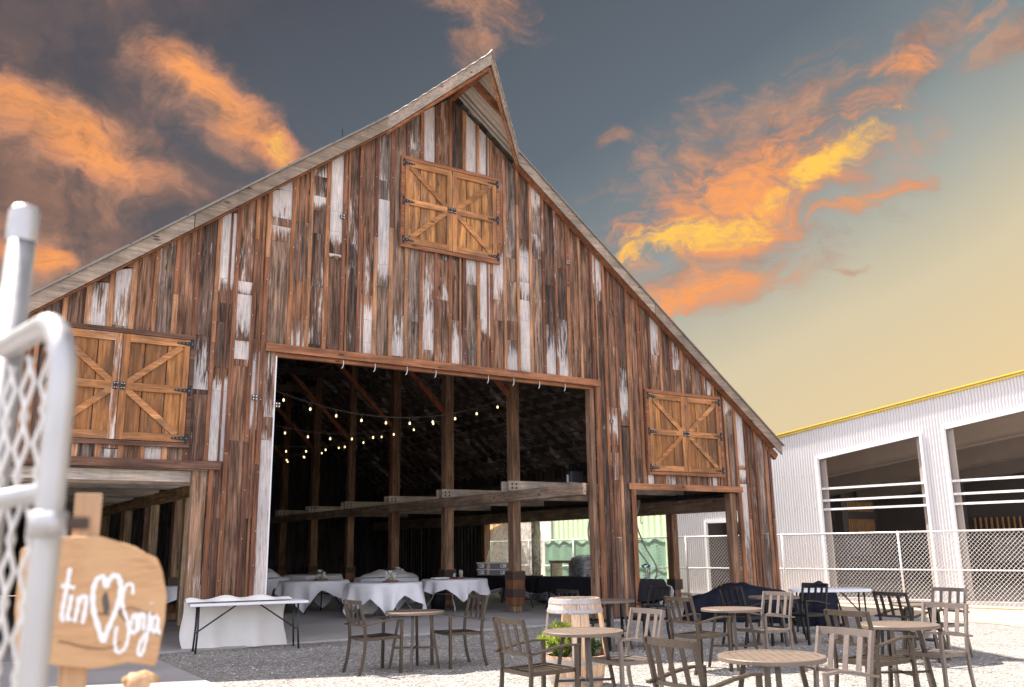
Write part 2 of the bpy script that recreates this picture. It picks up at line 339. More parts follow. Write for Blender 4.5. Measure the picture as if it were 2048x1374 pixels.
M['barrel'] = wood('barrel_oak', [(0.0, (0.50, 0.31, 0.18, 1)), (1.0, (0.66, 0.47, 0.32, 1))], axis='z', contrast=0.4, scale=1.4)
M['hoop'] = plain('grey_hoop', (0.38, 0.355, 0.36), 0.5, 0.4, 0.2, 10)
M['soil'] = plain('dark_soil', (0.05, 0.035, 0.025), 0.95, 0, 0.3, 30, 0.5)
M['glass'] = plain('jar_glass', (0.9, 0.95, 0.95), 0.05, 0, 0.02, trans=0.85)
M['wax'] = plain('ivory_wax', (0.8, 0.72, 0.5), 0.5, 0, 0.05)
M['red_tray'] = plain('red_brown_wood', (0.20, 0.07, 0.04), 0.5, 0, 0.25, 20)
M['bin'] = plain('black_bin', (0.014, 0.014, 0.018), 0.5)
M['tote'] = plain('grey_tote', (0.20, 0.185, 0.21), 0.4, 0, 0.1)
M['paper'] = plain('white_label', (0.8, 0.79, 0.78), 0.8, 0, 0.04)
M['blue_petal'] = plain('blue_petal', (0.01, 0.05, 0.32), 0.5, 0, 0.3, 20)
M['stem'] = plain('green_stem', (0.05, 0.12, 0.04), 0.6)
M['conduit'] = plain('grey_conduit', (0.42, 0.39, 0.41), 0.5, 0, 0.1)
M['roof_metal'] = plain('old_roof_metal', (0.22, 0.20, 0.18), 0.7, 0.15, 0.3, 3)
M['soffit_metal'] = plain('corrugated_soffit', (0.56, 0.49, 0.42), 0.6, 0.0, 0.3, 5)
M['bulb'] = plain('lit_bulb', (0.9, 0.75, 0.4), 0.3, 0, 0.0, em=(1.0, 0.74, 0.34, 1.0))
M['paint'] = plain('white_brush_paint', (0.86, 0.84, 0.84), 0.6, 0, 0.03)
M['wire'] = plain('dark_wire', (0.10, 0.085, 0.08), 0.6)
M['hook'] = plain('white_cable', (0.65, 0.62, 0.6), 0.6)

def sign_mat():
    m, n, b = mat('live_edge_slab'); tc = n.new('ShaderNodeTexCoord').outputs['Object']
    g = n.noise(n.scale(tc, (2.5, 2.5, 14)), 1.3, 7, 0.6, 1.8); g2 = n.noise(n.scale(tc, (8, 8, 90)), 1.0, 4, 0.6, 0.6)
    c = n.ramp(n.m('ADD', n.m('MULTIPLY', g, 0.75), n.m('MULTIPLY', g2, 0.25)), [(0.3, (0.42, 0.215, 0.10, 1)), (0.48, (0.60, 0.36, 0.19, 1)), (0.56, (0.50, 0.28, 0.14, 1)), (0.7, (0.70, 0.47, 0.28, 1))])
    c = n.mix(n.mapr(n.noise(tc, 9, 4), 0.4, 0.7), c, (0.60, 0.37, 0.20, 1))
    n.put(b.inputs['Base Color'], c); b.inputs['Roughness'].default_value = 0.7; return m
M['slab'] = sign_mat()
def film_mat():
    m = bpy.data.materials.new('clear_film'); m.use_nodes = True; nt = m.node_tree; nt.nodes.clear(); n = N(nt)
    d = n.new('ShaderNodeBsdfPrincipled'); d.inputs['Base Color'].default_value = (0.88, 0.86, 0.89, 1); d.inputs['Roughness'].default_value = 0.3
    t = n.new('ShaderNodeBsdfTranslucent'); t.inputs[0].default_value = (0.92, 0.89, 0.9, 1)
    tr = n.new('ShaderNodeBsdfTransparent'); a = n.new('ShaderNodeMixShader'); a.inputs[0].default_value = 0.5
    nt.links.new(d.outputs[0], a.inputs[1]); nt.links.new(t.outputs[0], a.inputs[2])
    q = n.new('ShaderNodeMixShader'); tc = n.new('ShaderNodeTexCoord').outputs['Object']
    n.put(q.inputs[0], n.mapr(n.noise(tc, 3, 5, 0.6, 1.5), 0.35, 0.65, 0.25, 0.7))
    nt.links.new(tr.outputs[0], q.inputs[1]); nt.links.new(a.outputs[0], q.inputs[2])
    o = n.new('ShaderNodeOutputMaterial'); nt.links.new(q.outputs[0], o.inputs[0]); return m
M['film'] = film_mat()
def gravel_mat():
    m, n, b = mat('crushed_gravel'); tc = n.new('ShaderNodeTexCoord').outputs['Object']
    v1 = n.new('ShaderNodeTexVoronoi'); n.put(v1.inputs['Vector'], tc); v1.inputs['Scale'].default_value = 46
    v2 = n.new('ShaderNodeTexVoronoi'); n.put(v2.inputs['Vector'], tc); v2.inputs['Scale'].default_value = 26
    s1 = n.new('ShaderNodeSeparateColor'); n.put(s1.inputs[0], v1.outputs['Color']); s2 = n.new('ShaderNodeSeparateColor'); n.put(s2.inputs[0], v2.outputs['Color'])
    t = n.m('ADD', n.m('MULTIPLY', s1.outputs[0], 0.6), n.m('MULTIPLY', s2.outputs[0], 0.4))
    c = n.ramp(t, [(0.0, (0.13, 0.125, 0.125, 1)), (0.35, (0.30, 0.285, 0.275, 1)), (0.7, (0.46, 0.44, 0.42, 1)), (1.0, (0.70, 0.68, 0.65, 1))])
    sh = n.mapr(v1.outputs['Distance'], 0.25, 0.75, 1.0, 0.45)
    cc = n.new('ShaderNodeCombineColor')
    for i in range(3): n.put(cc.inputs[i], sh)
    c = n.mix(1.0, c, cc.outputs[0], 'MULTIPLY')
    pt = n.ramp(n.noise(tc, 0.9, 6, 0.6), [(0.3, (0.84, 0.84, 0.86, 1)), (0.7, (1.2, 1.16, 1.1, 1))])
    c = n.mix(1.0, c, pt, 'MULTIPLY')
    n.put(b.inputs['Base Color'], c); b.inputs['Roughness'].default_value = 0.9; b.inputs['Specular IOR Level'].default_value = 0.2
    h = n.m('ADD', n.m('SUBTRACT', 1.0, v1.outputs['Distance']), n.m('MULTIPLY', n.noise(tc, 9, 4), 0.6))
    bump(n, b, h, 0.9, 0.012); return m
M['gravel'] = gravel_mat()
def dirt_mat():
    m, n, b = mat('sandy_dirt'); tc = n.new('ShaderNodeTexCoord').outputs['Object']
    a = n.noise(tc, 1.6, 8, 0.65); f = n.noise(tc, 40, 4, 0.7)
    c = n.ramp(n.m('ADD', n.m('MULTIPLY', a, 0.6), n.m('MULTIPLY', f, 0.4)), [(0.3, (0.30, 0.21, 0.13, 1)), (0.5, (0.46, 0.36, 0.26, 1)), (0.7, (0.56, 0.48, 0.38, 1))])
    v = n.new('ShaderNodeTexVoronoi'); n.put(v.inputs['Vector'], tc); v.inputs['Scale'].default_value = 7
    c = n.mix(n.mapr(v.outputs['Distance'], 0.05, 0.12, 0.8, 0.0), c, (0.12, 0.08, 0.05, 1))
    n.put(b.inputs['Base Color'], c); b.inputs['Roughness'].default_value = 0.95; bump(n, b, f, 0.7, 0.02); return m
M['dirt'] = dirt_mat()
def concrete_mat():
    m, n, b = mat('poured_concrete'); tc = n.new('ShaderNodeTexCoord').outputs['Object']
    a = n.noise(tc, 0.7, 7, 0.6); f = n.noise(n.scale(tc, (3, 30, 1)), 1.0, 5, 0.6)
    c = n.ramp(n.m('ADD', n.m('MULTIPLY', a, 0.6), n.m('MULTIPLY', f, 0.4)), [(0.3, (0.27, 0.25, 0.24, 1)), (0.7, (0.43, 0.41, 0.41, 1))])
    sp = n.new('ShaderNodeSeparateXYZ'); n.put(sp.inputs[0], tc)
    def joint(s, per, w_):
        q = n.m('ABSOLUTE', n.m('SUBTRACT', n.m('FRACT', n.m('DIVIDE', s, per)), 0.5)); return n.mapr(q, 0.5-w_/per, 0.5, 0, 1, False)
    j = n.m('MAXIMUM', joint(sp.outputs[0], 3.1, 0.012), joint(n.m('ADD', sp.outputs[1], 1.3), 3.35, 0.012))
    c = n.mix(n.m('MULTIPLY', j, 0.7), c, (0.12, 0.11, 0.11, 1))
    n.put(b.inputs['Base Color'], c); n.put(b.inputs['Roughness'], n.mapr(a, 0.3, 0.7, 0.55, 0.8)); bump(n, b, f, 0.15, 0.01); return m
M['concrete'] = concrete_mat()

# ------------------------------------------------------------------ ground
WA = math.radians(-10.0); wv_ = Vector((math.sin(WA), math.cos(WA), 0)); nv_ = Vector((wv_.y, -wv_.x, 0))
def PW(s, c, z=0.0): p = wv_*s+nv_*c; return Vector((p.x, p.y, z))
CFN, CWL = 22.335, 23.135
m_ = MB(); m_.add([(-400, -400, 0), (600, -400, 0), (600, 700, 0), (-400, 700, 0)], [(0, 1, 2, 3)])
tag(m_.build('gravel_yard', M['gravel']), kind='structure')
# sandy strip along the fence with a ragged edge
pts = []
for i in range(61):
    s = -2+i*0.5; pts.append(PW(s, CWL-4.6+0.7*math.sin(s*0.9)+rng.uniform(-0.25, 0.25)-(0.6 if s > 13 else 0), 0.006))
far = [PW(28, 60, 0.006), PW(-2, 60, 0.006)]
m_ = MB(); m_.add(pts+far, [tuple(reversed(range(len(pts)+2)))])
tag(m_.build('sandy_ground', M['dirt']), kind='structure')
m_ = MB(); m_.box((-0.6, 15.08, -0.1), (17.75, 39.0, 0.03))
tag(m_.build('barn_floor', M['concrete']), kind='structure')
m_ = MB(); m_.box((-6, 5.5, -0.1), (3.05, 15.06, 0.022))
tag(m_.build('concrete_path', M['concrete']), kind='structure')
m_ = MB(); m_.box((17.9, 30.5, -0.1), (22, 80, 0.05)) 
# scattered loose stones that break the flat gravel near the camera
st = MB()
for i in range(5200):
    x = rng.uniform(2.8, 14); y = rng.uniform(3.8, 15.0)
    r = rng.uniform(0.006, 0.016)*(1.5 if rng.random() < 0.04 else 1)
    if x < 3.15: continue
    a = rng.uniform(0, PI); sx = r*rng.uniform(0.8, 1.5); sy = r*rng.uniform(0.7, 1.1); sz = r*rng.uniform(0.5, 0.9); ca, sa = math.cos(a), math.sin(a)
    P = [(sx*ca, sx*sa, 0.2*sz), (-sy*sa, sy*ca, 0.1*sz), (-sx*ca, -sx*sa, 0.3*sz), (sy*sa, -sy*ca, 0.2*sz), (0.2*sx, 0.1*sy, sz), (0, 0, -sz*0.5)]
    st.rnd(); st.add([(x+p[0], y+p[1], p[2]) for p in P], [(0, 1, 4), (1, 2, 4), (2, 3, 4), (3, 0, 4), (1, 0, 5), (2, 1, 5), (3, 2, 5), (0, 3, 5)])
sm, sn, sb = mat('loose_stone'); sat = sn.new('ShaderNodeAttribute', attribute_name='rnd'); ssp = sn.new('ShaderNodeSeparateColor'); sn.put(ssp.inputs[0], sat.outputs['Color'])
sn.put(sb.inputs['Base Color'], sn.ramp(ssp.outputs[0], [(0, (0.17, 0.16, 0.16, 1)), (0.6, (0.42, 0.40, 0.38, 1)), (1, (0.72, 0.69, 0.66, 1))])); sb.inputs['Roughness'].default_value = 0.9
tag(st.build('loose_gravel', sm), 'loose crushed stones strewn over the gravel yard', 'gravel', kind='stuff')

# ------------------------------------------------------------------ the barn
barn = thing('barn', 'old timber barn with patchwork board and batten gable and three open doorways', 'barn')
FY = 15.28; CX = 8.5; SL = 0.772
def ztop(x): return 11.18-SL*abs(x-CX)          # top edge of the rake boards
def zsid(x): return ztop(x)-0.24                # where the siding stops
DM = (4.95, 12.13, 4.98); DL = (-0.2, 3.89, 2.85); DR = (13.14, 16.36, 2.74)
def openings(x0, x1):
    """cut an x interval at the door jambs, giving (x0, x1, bottom z)"""
    cuts = sorted({x0, x1, *[e for d in (DM, DL, DR) for e in d[:2] if x0 < e < x1]})
    out = []
    for a, b in zip(cuts, cuts[1:]):
        mid = (a+b)/2; z = 0.05
        for d in (DM, DL, DR):
            if d[0] < mid < d[1]: z = d[2]
        out.append((a, b, z))
    return out
WH = [(6.08, 9.16, 7.44, 0.95, 0.8), (6.11, 7.44, 6.89, 0.8, 0.1), (5.1, 8.44, 7.5, 0.85, 0.6), (5.14, 7.5, 6.35, 0.4, 0.15), (5.73, 8.95, 8.08, 0.25, 0.5), (5.75, 8.08, 7.78, 0.95, 0.1), (7.01, 9.78, 8.29, 0.25, 0.4), (7.04, 8.29, 6.94, 0.8, 0.9), (4.77, 8.06, 7.34, 0.45, 0.4), (4.11, 7.44, 6.19, 0.7, 0.75), (4.18, 6.19, 5.11, 0.95, 0.3), (4.45, 5.95, 4.78, 0.5, 1.0), (4.52, 4.78, 3.56, 0.95, 0.5), (4.84, 3.4, 0.06, 0.75, 0.6), (4.84, 4.99, 3.4, 0.25, 0.5), (3.76, 5.12, 4.19, 0.25, 0.7), (3.83, 4.19, 3.0, 0.85, 0.75), (2.18, 6.14, 5.13, 0.6, 0.5), (1.86, 5.83, 5.09, 0.5, 0.6), (5.73, 6.29, 5.19, 0.4, 0.35), (6.71, 6.28, 5.79, 0.2, 0.95), (6.72, 5.79, 5.13, 0.9, 0.7), (7.35, 5.97, 5.15, 0.3, 0.8), (7.95, 10.67, 9.26, 0.7, 0.75), (7.98, 7.36, 5.34, 0.4, 0.6), (8.61, 6.03, 5.12, 0.4, 1.0), (8.98, 7.37, 6.83, 0.8, 0.5), (8.93, 10.83, 9.31, 0.6, 0.9), (9.31, 10.51, 9.32, 0.8, 0.85), (9.33, 7.37, 6.12, 0.95, 0.8), (9.68, 7.43, 6.6, 0.9, 0.5), (10.32, 7.65, 6.69, 0.9, 0.5), (10.29, 6.69, 5.16, 0.9, 0.8), (9.97, 5.77, 5.11, 0.2, 0.9), (10.63, 9.46, 8.69, 0.7, 0.3), (11.0, 6.23, 5.14, 0.2, 0.9), (11.34, 6.39, 5.13, 0.5, 0.6), (12.21, 8.19, 6.96, 0.85, 0.3), (12.93, 5.48, 4.59, 0.3, 1.0), (12.64, 4.54, 4.14, 0.3, 0.9), (13.99, 6.85, 5.87, 0.7, 0.5), (14.65, 6.56, 5.58, 0.4, 0.6), (15.53, 5.61, 5.05, 0.7, 0.5), (16.16, 5.1, 4.6, 0.8, 0.2), (16.58, 4.83, 3.4, 0.8, 0.75), (16.58, 3.29, 0.7, 0.85, 0.3), (12.59, 3.53, 2.93, 0.5, 0.5), (13.62, 3.07, 2.87, 0.6, 0.6), (14.22, 3.09, 2.86, 0.5, 0.5), (15.65, 3.08, 2.85, 0.7, 0.7), (2.21, 3.13, 2.95, 0.6, 0.6), (2.5, 3.14, 2.96, 0.6, 0.6), (3.11, 3.17, 2.97, 0.6, 0.6), (9.8, 7.06, 6.18, 0.3, 0.5), (8.3, 7.26, 6.41, 0.1, 0.5), (5.46, 5.63, 5.11, 0.1, 0.7), (10.78, 7.67, 6.76, 0.3, 0.2), (7.65, 9.52, 9.3, 0.4, 0.4)]
bx = [8.80+0.3315*k for k in range(-28, 27)]
bx = [-0.58]+[(4.70 if abs(q-4.82) < 0.05 else q) for q in bx if -0.5 < q < 17.5]+[17.58]
WH = [(a, b, c, min(1.1, d+0.16) if d > 0.5 else d, min(1.1, e+0.16) if e > 0.5 else e) for a, b, c, d, e in WH]
sid = MB()
def board(mb, x0, x1, zb0, zb1, y0, y1, w0, w1, zt0=None, zt1=None):
    """one plank from zb0 (bottom) to a possibly sloping top"""
    za = zb1 if zt0 is None else zt0; zc = zb1 if zt1 is None else zt1
    t, g, _ = mb.cur; a = (t, g, w0); b = (t, g, w1)
    mb.hexa([(x0, y0, zb0), (x1, y0, zb0), (x1, y1, zb0), (x0, y1, zb0), (x0, y0, za), (x1, y0, zc), (x1, y1, zc), (x0, y1, za)], [a]*4+[b]*4)
for i in range(len(bx)-1):
    xa, xb = bx[i]+0.006, bx[i+1]-0.006
    xm = (xa+xb)/2
    mine = [q for q in WH if min(range(len(bx)-1), key=lambda k: abs((bx[k]+bx[k+1])/2-q[0])) == i]
    if xa < 4.84 < xb: mine += [q for q in WH if abs(q[0]-4.84) < 0.01 and q not in mine]
    for q in list(mine):
        if max(q[3], q[4]) > 0.5 and rng.random() < 0.7: mine.append((q[0], q[2], q[2]-0.45, q[4]*0.85, 0.05))
        if q[3] > 0.5 and rng.random() < 0.55: mine.append((q[0], q[1]+0.40, q[1], 0.05, q[3]*0.85))
    top = max(zsid(xa), zsid(xb))
    # random joints plus those of the painted lengths
    joints = [0.05, top]
    z = rng.uniform(1.6, 6.0)
    while z < top-0.8: joints.append(z); z += rng.uniform(3.2, 7.0)
    joints = [j for j in joints if not any(q[2] < j < q[1] for q in mine)]
    seam = {}
    for q in mine: joints += [min(q[1], top), min(q[2], top)]
    if top not in joints: joints.append(top)
    joints = sorted({round(j, 3) for j in joints if j <= top})
    yo = rng.uniform(-0.004, 0.004)
    typ0 = rng.random()
    prev = None
    for za, zb in zip(joints, joints[1:]):
        if zb-za < 0.03: continue
        zm = (za+zb)/2; q = next((q for q in mine if q[2]-0.02 <= zm <= q[1]+0.02), None)
        if q:
            sid.rnd(0, max(0, typ0*0.85-0.1), min(0.9, typ0*0.85+0.2)); w1_, w0_ = q[3], q[4]
        else:
            sid.rnd(0, max(0, typ0*0.85-0.22), min(0.9, typ0*0.85+0.22)); u = rng.random()
            w0_ = rng.uniform(0, 0.24) if u < 0.78 else rng.uniform(0.2, 0.5); w1_ = rng.uniform(0, 0.24) if rng.random() < 0.8 else rng.uniform(0.2, 0.45)
        for (a, b, zl) in openings(xa, xb):
            lo = max(za+0.002, zl)
            if b-a < 0.01 or zb <= lo+0.01: continue
            t0, t1 = zsid(a), zsid(b)
            if zb >= min(t0, t1):
                if lo < max(t0, t1)-0.01: board(sid, a, b, lo, zb, FY+yo, FY+yo+0.022, w0_, w1_, max(lo, min(zb, t0)), max(lo, min(zb, t1)))
            else: board(sid, a, b, lo, zb-0.002, FY+yo, FY+yo+0.022, w0_, w1_)
# odd extra strips in the jumbled board work
sid.build('siding', M['siding'], barn)
bt = MB()
for i, x in enumerate(bx):
    wd = rng.uniform(0.06, 0.085); dy = rng.uniform(0.028, 0.036)
    for (a, b, zl) in openings(x-wd/2, x+wd/2):
        if b-a < 0.02: continue
        top = zsid(x); js = [zl+0.0, top]
        z = zl+rng.uniform(2, 4)
        while z < top-0.7: js.append(z); z += rng.uniform(2.4, 4.5)
        js = sorted(js)
        for za, zb in zip(js, js[1:]):
            bt.rnd(rng.choice([0, 0, 0, 0.1, 0.3])); tt = zb if zb < top else None
            if zb-za > 0.05: board(bt, a, b, za+0.002, zb-0.002, FY-dy, FY-0.006, bt.cur[2], bt.cur[2], min(zb-0.002, zsid(a)), min(zb-0.002, zsid(b)))
    if rng.random() < 0.35 and 4 < x < 17:   # a slim second strip beside some battens
        xx = x+rng.choice([-1, 1])*rng.uniform(0.085, 0.13)
        z0 = [o[2] for o in openings(xx-0.02, xx+0.02)][0]
        if len(openings(xx-0.02, xx+0.02)) == 1:
            zt = min(zsid(xx-0.02), zsid(xx+0.02)); z1 = z0+(zt-z0)*rng.choice([1, 1, 0.6])
            bt.rnd(0.05); bt.box((xx-0.018, FY-0.018, z0+0.003), (xx+0.018, FY-0.006, z1-0.004))
bt.build('battens', M['batten'], barn)
nl_ = MB()
for x in bx[1:-1]:
    z = rng.uniform(0.5, 1.2)
    while z < zsid(x)-0.2:
        if all(not (d[0]-0.05 < x < d[1]+0.05 and z < d[2]+0.1) for d in (DM, DL, DR)):
            e = 0.0055; xx = x+rng.uniform(-0.018, 0.018); nl_.box((xx-e, FY-0.041, z-e), (xx+e, FY-0.035, z+e))
        z += rng.uniform(0.5, 1.3)
tag(nl_.build('nail_heads', M['bolt'], barn), kind='stuff')
# headers and jambs
def hdr(name, a, b, mt, wh=0.0):
    h = MB(); h.rnd(wh); h.box(a, b); return h.build(name, mt, barn, bevel=0.004)
hdr('door_header', (4.74, FY-0.065, 4.965), (12.25, FY-0.037, 5.115), M['header'])
hdr('door_header', (4.80, FY+0.026, 4.90), (12.20, FY+0.12, 4.975), M['header'])
hdr('door_header', (12.96, FY-0.065, 2.735), (16.52, FY-0.037, 2.875), M['header'])
hdr('door_header', (-0.5, FY-0.085, 2.85), (4.07, FY-0.037, 2.985), M['header_dark'])
hdr('door_trim', (13.02, FY-0.06, 0.04), (13.14, FY-0.037, 2.733), M['trim_z'])
hdr('door_trim', (16.36, FY-0.06, 0.04), (16.47, FY-0.037, 2.733), M['trim_z'])
hdr('door_trim', (3.89, FY-0.058, 0.04), (3.965, FY-0.037, 2.848), M['trim_z'])
hdr('door_jamb', (16.16, FY+0.03, 0.04), (16.355, FY+0.22, 2.72), M['post'])
hdr('door_jamb', (12.135, FY-0.05, 0.04), (12.23, FY-0.037, 4.96), M['trim_z'])
hdr('door_jamb', (12.00, FY+0.03, 0.04), (12.12, FY+0.20, 6.2), M['post'])
hdr('door_jamb', (3.66, FY+0.03, 0.04), (3.88, FY+0.22, 2.84), M['post'], 0.35)
jw = MB(); jw.box((4.94, FY-0.02, 0.04), (4.96, FY+0.05, 4.90)); jw.build('door_jamb_edge', M['white_trim'], barn)
# rake (fascia) boards, in lengths with visible joints
def rake(xs, y0, y1):
    for a, b in zip(xs, xs[1:]):
        f = MB(); f.rnd(0.12)
        d = 0.006*(1 if b > a else -1); a2, b2 = a+d, b-d
        if a2 > b2: a2, b2 = b2, a2
        f.hexa([(a2, y0, ztop(a2)-0.265), (b2, y0, ztop(b2)-0.265), (b2, y1, ztop(b2)-0.265), (a2, y1, ztop(a2)-0.265),
                (a2, y0, ztop(a2)), (b2, y0, ztop(b2)), (b2, y1, ztop(b2)), (a2, y1, ztop(a2))])
        f.build('rake_board', M['fascia'], barn)
RY0, RY1 = 15.07, 15.105
rake([CX+1.55, 13.85, 17.86], RY0, RY1); rake([CX-1.55, 3.35, -0.86], RY0, RY1)
# a slim moulding under the boards and rafter tails at the eaves
for sg in (1, -1):
    f = MB(); f.rnd(0); xa, xb = sorted((CX+sg*1.5, CX+sg*9.1))
    f.hexa([(xa, RY0+0.0, ztop(xa)-0.30), (xb, RY0, ztop(xb)-0.30), (xb, FY-0.04, ztop(xb)-0.30), (xa, FY-0.04, ztop(xa)-0.30),
            (xa, RY0+0.04, ztop(xa)-0.267), (xb, RY0+0.04, ztop(xb)-0.267), (xb, FY-0.04, ztop(xb)-0.267), (xa, FY-0.04, ztop(xa)-0.267)])
    f.build('rake_soffit', M['header'], barn)
    f = MB(); f.rnd(0); x1 = CX+sg*9.02; x2 = CX+sg*9.36
    f.bar((x1, 15.3, ztop(x1)-0.30), (x2, 15.3, ztop(x2)-0.30), 0.09, 0.17); f.build('rafter_tail', M['header'], barn)
# roof: two metal slopes over rafters and spaced boards
def slope(sg, x0, x1, y0, y1, dz0, dz1, mb):
    xa, xb = CX+sg*x0, CX+sg*x1
    if xa > xb: xa, xb = xb, xa
    mb.hexa([(xa, y0, ztop(xa)+dz0), (xb, y0, ztop(xb)+dz0), (xb, y1, ztop(xb)+dz0), (xa, y1, ztop(xa)+dz0),
             (xa, y0, ztop(xa)+dz1), (xb, y0, ztop(xb)+dz1), (xb, y1, ztop(xb)+dz1), (xa, y1, ztop(xa)+dz1)])
for sg in (1, -1):
    r = MB(); r.rnd(0); slope(sg, 0.0, 9.42, 15.03, 38.9, 0.004, 0.03, r)
    # lapped sheet ends along the verge give the edge its slight waviness
    for k in range(11):
        a = 0.1+k*0.86; slope(sg, a, min(9.40, a+0.90), 15.045, 15.5, 0.032, 0.046+0.006*(k % 2), r)
    r.build('roof', M['roof_metal'], barn)
    b = MB()
    for k in range(29):
        a = 0.15+k*0.315; b.rnd(rng.choice([0, 0, 0.2, 0.5])); slope(sg, a, a+0.17, 15.32, 38.8, -0.03, 0.0, b)  # random pale boards imitate light catching the roof underside
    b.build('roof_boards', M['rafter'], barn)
    for k in range(36):
        y = 15.95+k*0.64; q = MB()
        for kk in range(12):
            q.rnd(rng.choice([0, 0, 0, 0.2, 0.42, 0.55])); slope(sg, 0.03+kk*0.752, 0.03+(kk+1)*0.752, y, y+0.055, -0.2, -0.034, q)  # pale lengths paint in the dashes of light along the rafters
        q.build('rafter', M['rafter'], barn)
# ridge hood that reaches out over the gable like a prow
AP = Vector((CX, 13.64, 11.22))
hood_l = Vector((CX-1.58, 15.075, ztop(CX-1.58))); hood_r = Vector((CX+1.58, 15.075, ztop(CX+1.58)))
for sg, K in ((-1, hood_l), (1, hood_r)):
    f = MB(); f.rnd(0.15); d = Vector((0, 0, -0.27)); d2 = Vector((0, 0, -0.30))
    t = Vector((0.0, 0.045, 0)); A_ = AP+Vector((sg*0.0, 0, 0))
    p = [K+d, A_+d2, A_+d2+t, K+d+t, K, A_, A_+t, K+t]
    if sg > 0: p = [p[1], p[0], p[3], p[2], p[5], p[4], p[7], p[6]]
    f.hexa(p); f.build('hood_rake_board', M['fascia'], barn)
    # inner trim in red timber
    f = MB(); f.rnd(0); K2 = K+Vector((0, 0.07, -0.30)); A2 = AP+Vector((0, 0.10, -0.33)); f.bar(K2, A2, 0.05, 0.09); f.build('hood_trim', M['header'], barn)
    # corrugated sheet of the hood
    hs = MB(); R0 = Vector((CX, 15.05, ztop(CX)+0.035)); A3 = AP+Vector((0, -0.03, 0.03)); K3 = K+Vector((0, -0.03, 0.03)); E = Vector((CX+sg*1.58, 15.1, ztop(CX+1.58)+0.02))
    n_ = 52
    vs = []
    for i in range(n_+1):
        u = i/n_; wob = 0.010*math.sin(u*2*PI*13)-0.02
        top = A3.lerp(Vector((CX, 15.35, ztop(CX)+0.03)), u); bot = A3.lerp(K3, 1.0) if False else None
        # strip from the ridge down the slope, ending on the apex-to-kink line
        y = top.y; span = (y-A3.y)/(K3.y-A3.y) if y < K3.y else 1.0
        xo = CX+sg*1.58*span; zz = ztop(xo)+0.03
        vs += [(top.x, y, top.z+wob), (xo, y, zz+wob), (top.x, y, top.z+wob-0.012), (xo, y, zz+wob-0.012)]
    fs = []
    for i in range(n_):
        a = i*4; fs += [(a, a+1, a+5, a+4), (a+2, a+6, a+7, a+3), (a+1, a+3, a+7, a+5)]
    hs.add(vs, fs); hs.build('hood_roof', M['soffit_metal'], barn)
rb = MB(); rb.rnd(0); rb.box((CX-0.06, 13.78, 10.86), (CX+0.06, 15.27, 11.04)); rb.build('ridge_beam', M['header'], barn)
for sg in (1, -1):
    rb = MB(); rb.rnd(0); y = 14.52; span = (y-AP.y)/(hood_r.y-AP.y); x1 = CX+sg*(1.58*span-0.06)
    rb.bar((CX+sg*0.07, y, 11.0), (x1, y, ztop(x1)-0.10), 0.07, 0.15); rb.build('hood_rafter', M['header'], barn)
rod = MB(); rod.tube([(6.9, 17.4, ztop(6.9)-0.1), (6.9, 17.4, ztop(6.9)+0.75)], 0.012, 6); rod.build('lightning_rod', M['black_metal'], barn)

